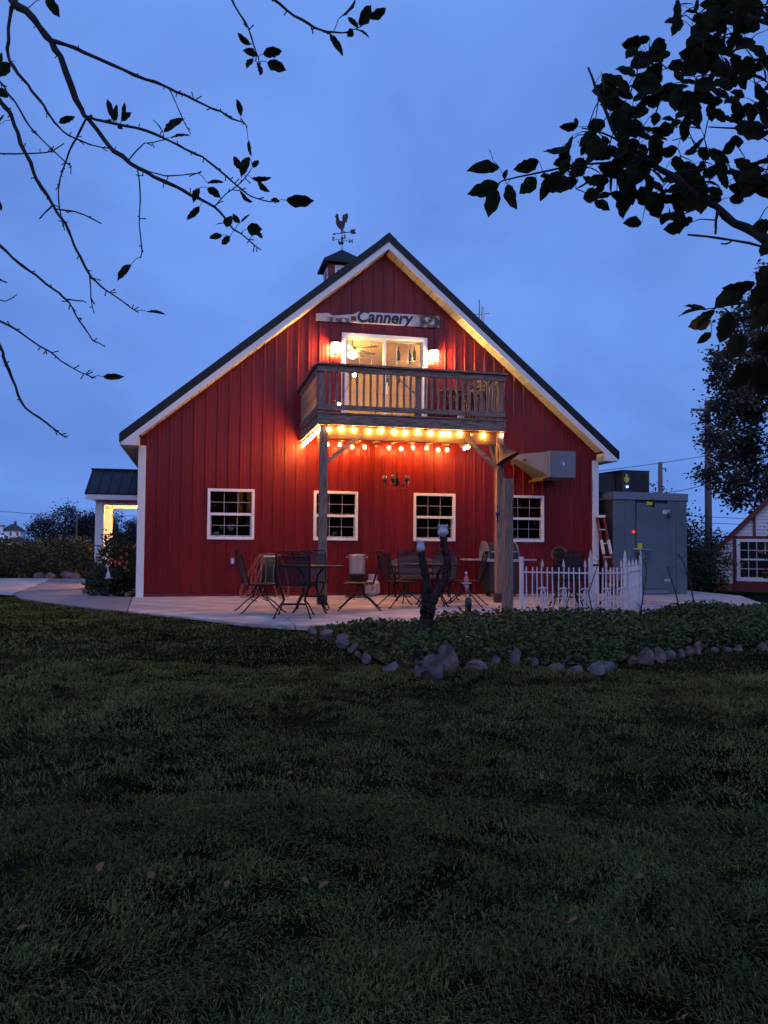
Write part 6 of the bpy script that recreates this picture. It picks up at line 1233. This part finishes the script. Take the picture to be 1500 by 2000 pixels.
# unseen rest of both crowns, thickened over the camera to shade the near lawn
def blob(c, r, n): 
    d = unit(rng.normal(size=(n,3))); return np.array(c)+d*np.array(r)*(rng.uniform(.25,1,(n,1))**(1/2.2))
P = np.concatenate([blob((4.7,-16.6,3.3),(1.6,1.4,1.1),4200), blob((3.2,-17.9,3.5),(1.9,1.3,1.1),5200), blob((1.0,-18.2,3.5),(1.8,1.2,1.0),5200), blob((1.4,-17.2,4.4),(1.9,1.2,.6),4200), blob((1.8,-14.9,4.85),(2.5,1.6,.55),8000)])  # last, highest blob added ahead of the camera to darken the lawn
leaf_cloud('crown', P, rng.uniform(.06,.09,len(P)), M['leaf'], ra, .3, .6, .2, 'stuff')
for tip, rr in (((4.7,-16.5,3.6),.04),((3.3,-17.9,3.6),.045),((1.1,-18.4,3.4),.035),((2.2,-15.0,4.8),.045)):
    t_ = Vector(tip); b = MB(); b.tube([rf_, rf_.lerp(t_,.5)+Vector((0,0,.35)), t_], [.07,rr,.012], 8); b.build('branch', M['bark'], ra)
P = np.concatenate([blob((-1.7,-16.2,3.5),(1.4,1.3,1.0),2600), blob((-.5,-17.9,3.5),(1.5,1.1,.9),2600)])
leaf_cloud('crown', P, rng.uniform(.055,.085,len(P)), M['leaf'], la, .3, .6, .2, 'stuff')
for tip, rr in (((-1.7,-16.2,3.6),.035),((-.5,-17.9,3.6),.035)):
    t_ = Vector(tip); b = MB(); b.tube([lf, lf.lerp(t_,.5)+Vector((0,0,.35)), t_], [.06,rr,.012], 8); b.build('branch', M['bark'], la)

# ------------------------------------------------------------------ trees and shrubs farther off
def tree(name, label, base, h, r, nclump, per, leaf, m_, tr, group=None, low=.3, spread=.16, shape=1.0, cat='tree'):
    base = Vector(base); t = thing(name, label, cat, base, group=group)
    rough_tube([base-Vector((0,0,.3)), base+Vector((0,0,h*.3)), base+Vector((.02*h,0,h*.6)), base+Vector((0,0,h*.9))], [tr*1.3, tr, tr*.6, tr*.12], 8, .05, 2).build('trunk', M['bark'], t)
    cl = unit(rng.normal(size=(nclump,3)))*(rng.uniform(.15,1,(nclump,1))**.45)
    zc = base.z+h*(low+1)/2; rz_ = h*(1-low)/2
    cl = cl*np.array([r, r, rz_]); fl = 1-.35*shape*np.clip(cl[:,2:3]/rz_,-.2,1); cl[:,:2] *= fl
    cl += np.array([base.x, base.y, zc])
    for k in range(min(10, nclump)):
        e = Vector(cl[k]); s0 = base+Vector((0,0,h*(.25+.05*k))); b = MB(); b.tube([s0, s0.lerp(e,.5)+Vector((0,0,.03*h)), e], [tr*.45, tr*.25, tr*.08], 5); b.build('limb', M['bark'], t)
    P = (cl[:,None,:]+rng.normal(size=(nclump,per,3))*r*spread).reshape(-1,3)
    P = P[P[:,2] > base.z+.02]
    leaf_cloud('crown', P, rng.uniform(.7,1.3,len(P))*leaf, m_, t, .3, .65, .2, 'stuff')
    return t
tree('shade_tree', 'tall small leaved tree growing above the white shed', (19.5,4.9,-.2), 10.4, 3.1, 380, 130, .14, M['pear'], .16, low=.10, spread=.058, shape=.5)
for i, (px_, y, h, r, lab) in enumerate(((-30.6,166,6.6,3.6,'rounded dark tree nearest the far white house'),(-26.0,164,9.1,4.2,'tallest dark tree of the far row left of the porch'),(-20.5,166,8.6,3.8,'broad dark tree just before the porch posts'),
        (-15.5,163,7.6,3.4,'dark tree seen between the porch post and the barn corner'),(-12.0,165,6.4,2.6,'small dark tree closest to the barn corner'),(-23.2,169,7.2,3.4,'lower dark tree between two taller ones in the far row'))):
    tree('far_tree', lab, (px_, y, -.4), h, r, 60, 45, .40, M['far'], .25, 'far tree row beyond the field', .12, .17, .5)
P = np.column_stack([rng.uniform(-90,10,5200), rng.uniform(172,190,5200), rng.uniform(-.3,1,5200)]); P[:,2] = -.3+(2.6+1.2*np.sin(P[:,0]*.21)+.8*np.sin(P[:,0]*.6))*np.sqrt(rng.uniform(0,1,5200))
o = leaf_cloud('treeline', P, rng.uniform(.4,.8,len(P)), M['far'], None, .3, .7, .2, 'stuff'); o['label'] = 'low dark far off treeline along the horizon'
P = np.column_stack([rng.uniform(30,130,5200), rng.uniform(95,110,5200), rng.uniform(-.3,1,5200)]); P[:,2] = -.3+(2.6+.9*np.sin(P[:,0]*.31)+.6*np.sin(P[:,0]*.9))*np.sqrt(rng.uniform(0,1,5200))
o = leaf_cloud('treeline', P, rng.uniform(.35,.6,len(P)), M['far'], None, .3, .7, .2, 'stuff'); o['label'] = 'low far off trees behind the cooler and shed'
P = np.column_stack([rng.uniform(-55,75,20000), rng.uniform(-46,-38,20000), 10*np.sqrt(rng.uniform(0,1,20000))]); P[:,2] *= .75+.25*np.sin(P[:,0]*.35)  # unseen trees put behind the camera to block low sky reflections
o = leaf_cloud('treeline', P, rng.uniform(.8,1.5,len(P)), M['far'], None, .3, .7, .2, 'stuff'); o['label'] = 'unseen dark tree belt behind the lawn, screening low sky from the barn'
tree('leafy_bush', 'dense dark bush growing between the cooler and the shed', (13.6,2.2,-.18), 2.3, 1.05, 60, 70, .075, M['bush'], .04, None, .0, .14, .6, 'bush')
tree('leafy_bush', 'pale twiggy bush leaning on the low end of the shed', (14.55,2.3,-.18), 1.5, .62, 34, 50, .07, M['weed'], .03, None, .0, .15, .6, 'bush')
tree('leafy_bush', 'tall rounded bush rising behind the cooler', (18.6,12.5,-.3), 3.4, 2.3, 60, 60, .13, M['bush'], .06, None, .0, .14, .6, 'bush')
tree('sapling', 'young sapling with pale yellowish leaves before the shed window', (15.0,.2,-.18), 2.1, .55, 26, 16, .10, M['sapling'], .018, None, .25, .16, .3, 'sapling')
o = thing('hanging_pot', 'small terracotta pot hung on a hook beside the sapling', 'pot', (14.55,.35,.2))
MB().lathe([(.001,0),(.05,.0),(.085,.13),(.09,.13),(.09,.15),(.07,.15),(.001,.10)], (14.55,.35,.30), 14).build('pot', M['terracotta'], o)
MB().tube([(14.63,.35,-.2),(14.63,.35,.85),(14.59,.35,.95),(14.55,.35,.88),(14.55,.35,.42)], .01, 6).build('hook', M['iron'], o)
# weeds and goldenrod beyond the path
def weeds(n, x0, x1, y0, y1, hmin, hmax):
    x, y = rng.uniform(x0,x1,n), rng.uniform(y0,y1,n); hh = (hmin+(hmax-hmin)*(.5+.5*np.sin(x*1.3+np.sin(y)*2)*np.sin(x*.55+1)))
    return np.column_stack([x, y, -.08+hh*np.sqrt(rng.uniform(0,1,n))])
P = weeds(15000, -16, -1.7, 9.0, 15, .75, 1.25)
o = leaf_cloud('weeds', P, rng.uniform(.10,.18,len(P)), M['weed'], None, .15, .3, .2, 'stuff'); o['label'] = 'tall mixed weeds growing in a band beyond the path'
for i, (x, y, h, lab) in enumerate(((-7.2,11.0,1.35,'goldenrod clump farthest along the weedy band'),(-5.2,10.2,1.55,'tallest goldenrod clump in front of the far white house'),(-3.7,9.6,1.25,'goldenrod clump in the middle of the weedy band'),(-2.55,9.4,1.3,'goldenrod clump just before the porch post'),(-8.8,12,1.4,'goldenrod clump at the edge of the picture'))):
    t = tree('goldenrod', lab, (x,y,-.08), h, .6, 26, 45, .09, M['weed'], .012, 'goldenrod clumps beyond the path', .0, .16, .3, 'plant')
    P = np.array([x,y,-.08])+np.column_stack([rng.normal(0,.36,380), rng.normal(0,.36,380), h*rng.uniform(.78,1.03,380)])
    leaf_cloud('bloom', P, rng.uniform(.03,.06,380), M['golden'], t, .2, .6, .2, 'stuff')
for i, (x, y) in enumerate(((-3.35,8.75),(-3.0,8.6),(-2.6,8.7),(-2.3,8.6))):
    tag(rock(x, y, .3, .2, M['stone'], 90+i), f'rough pinkish stone at the end of the path, {ORD[i]} from the open side', 'stone', 'stones at the end of the path')
# corner flower bed
fb = tree('flowering_bush', 'leafy bush with orange blooms at the barn corner', (-.52,1.25,-.03), 1.22, .56, 60, 60, .062, M['weed'], .015, None, .0, .15, .3, 'bush')
for k in range(26):
    q = rng.normal(size=2)*.26; p = Vector((-.45+q[0]*.8, .95+q[1]*.6, random.uniform(.45,1.0)))
    for j in range(6):
        a = j*1.047; b = MB() if j == 0 else b; d = Vector((math.cos(a), -.25, math.sin(a))); b.add([p, p+d*.020+Vector((-d.z,0,d.x))*.011, p+d*.034, p+d*.020-Vector((-d.z,0,d.x))*.011], [(0,1,2,3)])
    b.build('bloom', M['flame'], fb)
tree('leafy_bush', 'low dark bush at the foot of the corner flower bed', (-.62,.72,-.03), .55, .46, 40, 60, .06, M['bush'], .012, None, .0, .16, .3, 'bush')
slab('bed_soil', [(-.14,.06),(-.5,.30),(-.93,.80),(-1.22,1.9),(-1.35,3.0),(-.1,3.0)][::-1], -.012, .05, M['mulch'])['kind'] = 'structure'
for i, (x, y, s_) in enumerate(((-.22,.20,.12),(-.55,.38,.10),(-.78,.62,.11),(-.98,.92,.12),(-1.12,1.3,.13),(-1.2,1.65,.12),(-.18,.42,.16))):
    tag(rock(x, y, s_, s_*.8, M['stone2'] if i % 2 else M['stone3'], 120+i), f'small stone edging the corner flower bed, {ORD[i]} from the barn', 'stone', 'stones edging the corner flower bed')

# ------------------------------------------------------------------ far buildings
fh = thing('farmhouse', 'distant white two storey farmhouse with dark hip roof', 'house', (-62, 290, -.8))
MB().box(-65.2,-58.8,286,294,-1,4.6).build('wall', M['white'], fh); MB().box(-68.2,-65.21,287,293,-1,3.4).build('wall', M['white'], fh)
b = MB(); b.add([(-65.7,285.5,4.6),(-58.3,285.5,4.6),(-58.3,294.5,4.6),(-65.7,294.5,4.6),(-62.6,290,7.2),(-61.4,290,7.2)], [(3,2,1,0),(0,1,5,4),(1,2,5),(2,3,4,5),(3,0,4)]); rf2 = b.build('roof', M['shingle'], fh)
MB().box(-61.8,-61.0,289.5,290.3,6.6,8.1).build('chimney', M['shingle'], rf2)
MB().box(-67.2,-64.4,285.4,287.6,4.0,6.2).build('dormer', M['white'], fh); MB().box(-67.4,-64.2,285.2,287.8,6.2,6.6).build('dormer_roof', M['shingle'], fh)
for x, z in ((-62.4,2.9),(-62.4,.2),(-60.2,2.9),(-64.4,.4)): MB().box(x,x+.7,285.95,285.99,z,z+1.4).build('window', M['blackglass'], fh)
MB().ball((-66.6,284.5,.25), .7, 8).build('yard_light', M['blueled'], fh)
o = thing('long_barn', 'low white farm building far off beside the barn corner', 'building', (-18, 230, -.5))
MB().box(-26,-15.8,229,236,-1,1.6).build('wall', M['white'], o); MB().box(-26.3,-15.5,228.6,236.4,1.6,2.2).build('roof', M['white'], o)
o = MB().tube([(-13.2,88,-.5),(-13.2,88,4.6)], .09, 6).build('field_post', M['pole'], None); tag(o, 'thin grey pole standing before the far trees near the porch', 'pole')

# ------------------------------------------------------------------ lawn
PAVE = [(.07,-3.33),(.47,-3.85),(.87,-4.34),(1.3,-4.95),(1.75,-5.55),(2.365,-5.93),(2.52,-6.01),(2.6,-5.0),(2.6,3),(-2.5,3),(-2.5,1.2),(-2.12,-.1),(-1.6,-.95),(-1.06,-1.8),(-.5,-2.58)]
f2 = np.array([fwd.x, fwd.y]); f2 /= np.linalg.norm(f2); r2_ = np.array([f2[1], -f2[0]])
def lawn_points(n, d0, d1):
    dd = np.sqrt(rng.uniform(d0*d0, d1*d1, n)); ss = rng.uniform(-.62,.62,n)*dd+rng.uniform(-.7,.7,n)
    P = np.array([CAM.x, CAM.y])+dd[:,None]*f2+ss[:,None]*r2_
    return P[~inside(P, BED) & ~inside(P, PAVE) & (P[:,1] < .6) & ~((P[:,0] > 2.3) & (P[:,1] > -6.1))]
def gzv(P):
    x, y = P[:,0], P[:,1]; z = -.03+.032*np.minimum(0, y+5); t = np.clip((x-8.2)/3,0,1); z = z-.12*t*t*(3-2*t); t = np.clip((-x-6)/10,0,1); z = z-.1*t
    return z+np.clip((-6.2-y)/2,0,1)*np.clip((22+y)/2,0,1)*(.02*np.sin(x*1.7+y*.6)+.015*np.sin(y*2.3-x*.8))
def blades(P, h0, h1, w_, name):
    n = len(P); x, y = P[:,0], P[:,1]
    tuft = .5+.5*np.sin(x*5.3+1.7*np.sin(y*3.1))*np.sin(y*6.1+1.3*np.sin(x*4.3)); big = .5+.5*np.sin(x*.9+.7*np.sin(y*1.1)+1)*np.sin(y*1.2+.8)
    t2 = .5+.5*np.sin(x*13.1+2.1*np.sin(y*9.7+x*3))*np.sin(y*14.3+1.9*np.sin(x*11.1)); t3 = .5+.5*np.sin(x*2.2+1.1*np.sin(y*2.9)+2)*np.sin(y*2.7+1.3*np.sin(x*1.9))
    hh = (h0+(h1-h0)*rng.uniform(0,1,n)**1.3)*(.45+.5*tuft+.35*t2)*(.82+.1*big+.16*t3); a = rng.uniform(0,6.283,n)*.72+(2*np.sin(x*2.3+y)+2*np.sin(y*3.1-x*1.7)+2*t2)
    lean = np.column_stack([np.cos(a), np.sin(a)])*(hh*rng.uniform(.3,1.7,n))[:,None]+np.column_stack([np.sin(y*1.3+x), np.cos(x*1.7)])*(hh*.25)[:,None]
    b0 = np.column_stack([P, gzv(P)-.004]); wv = np.column_stack([-np.sin(a), np.cos(a), np.zeros(n)])*w_*rng.uniform(.6,1.3,(n,1))
    mid = b0+np.column_stack([lean*.4, hh*.62]); tip = b0+np.column_stack([lean, hh*rng.uniform(.45,1,n)])
    V = np.stack([b0-wv*.5, b0+wv*.5, mid+wv*.42, mid-wv*.42, tip], 1).reshape(-1,3); i = np.arange(n)[:,None]*5
    T = np.concatenate([i+np.array([[0,1,2]]), i+np.array([[0,2,3]]), i+np.array([[3,2,4]])], 0)
    o = fast_mesh(name, V, T, M['blade']); o['kind'] = 'stuff'; o['label'] = 'dark uneven dusk lawn grass in front of the barn'; return o
Pn = np.concatenate([lawn_points(190000, 1.7, 4.2), lawn_points(210000, 4.2, 8), lawn_points(180000, 8, 16)])
thin = np.sin(Pn[:,0]*9.1+1.7*np.sin(Pn[:,1]*6.3))*np.sin(Pn[:,1]*10.7+1.5*np.sin(Pn[:,0]*7.9)); Pn = Pn[rng.uniform(size=len(Pn)) < .62+.55*thin]   # bare dark gaps between tufts
dist = np.linalg.norm(Pn-np.array([CAM.x, CAM.y]), axis=1)
blades(Pn, .016, .052, .0032+.0005*dist[:,None], 'grass')
# clover and plantain low in the grass nearest the viewer
Pc = lawn_points(26000, 1.8, 4.6); q = np.sin(Pc[:,0]*2.1+.4)*np.sin(Pc[:,1]*2.6+1.2)+.5*np.sin(Pc[:,0]*5+Pc[:,1]*4); Pc = Pc[(q > .15) & (rng.uniform(size=len(q)) < .5*np.clip((4.2-np.linalg.norm(Pc-np.array([CAM.x, CAM.y]), axis=1))/1.8, .12, 1))]
o = leaf_cloud('clover', np.column_stack([Pc, gzv(Pc)+rng.uniform(.012,.045,len(Pc))]), rng.uniform(.012,.026,len(Pc)), M['clover'], None, .7, .85, .2, 'stuff'); o['label'] = 'patches of low clover leaves in the near lawn'
# fallen leaves
FM = [leaf_mesh(20+k) for k in range(4)]
for me in FM: me.materials.append(M['fallen'])
FALL = [(1.02,-13.0,.03),(.35,-11.4,.03)]+[(float(p[0]), float(p[1]), .0) for p in np.concatenate([lawn_points(34, 2.0, 3.4), lawn_points(22, 3.4, 6)])]
for i, (x, y, _) in enumerate(FALL):
    o = bpy.data.objects.new('fallen_leaf', FM[i % 4]); col.objects.link(o)
    s_ = random.uniform(.022,.055); o.location = (x, y, float(gzv(np.array([[x,y]]))[0])+random.uniform(.035,.05)); o.rotation_euler = (random.uniform(-.9,.9), random.uniform(-.7,.7), random.uniform(0,6.28)); o.scale = (s_, s_*.62, s_)
    tag(o, 'curled dry brown leaf lying on the dark lawn', 'leaf', 'fallen leaves on the lawn')
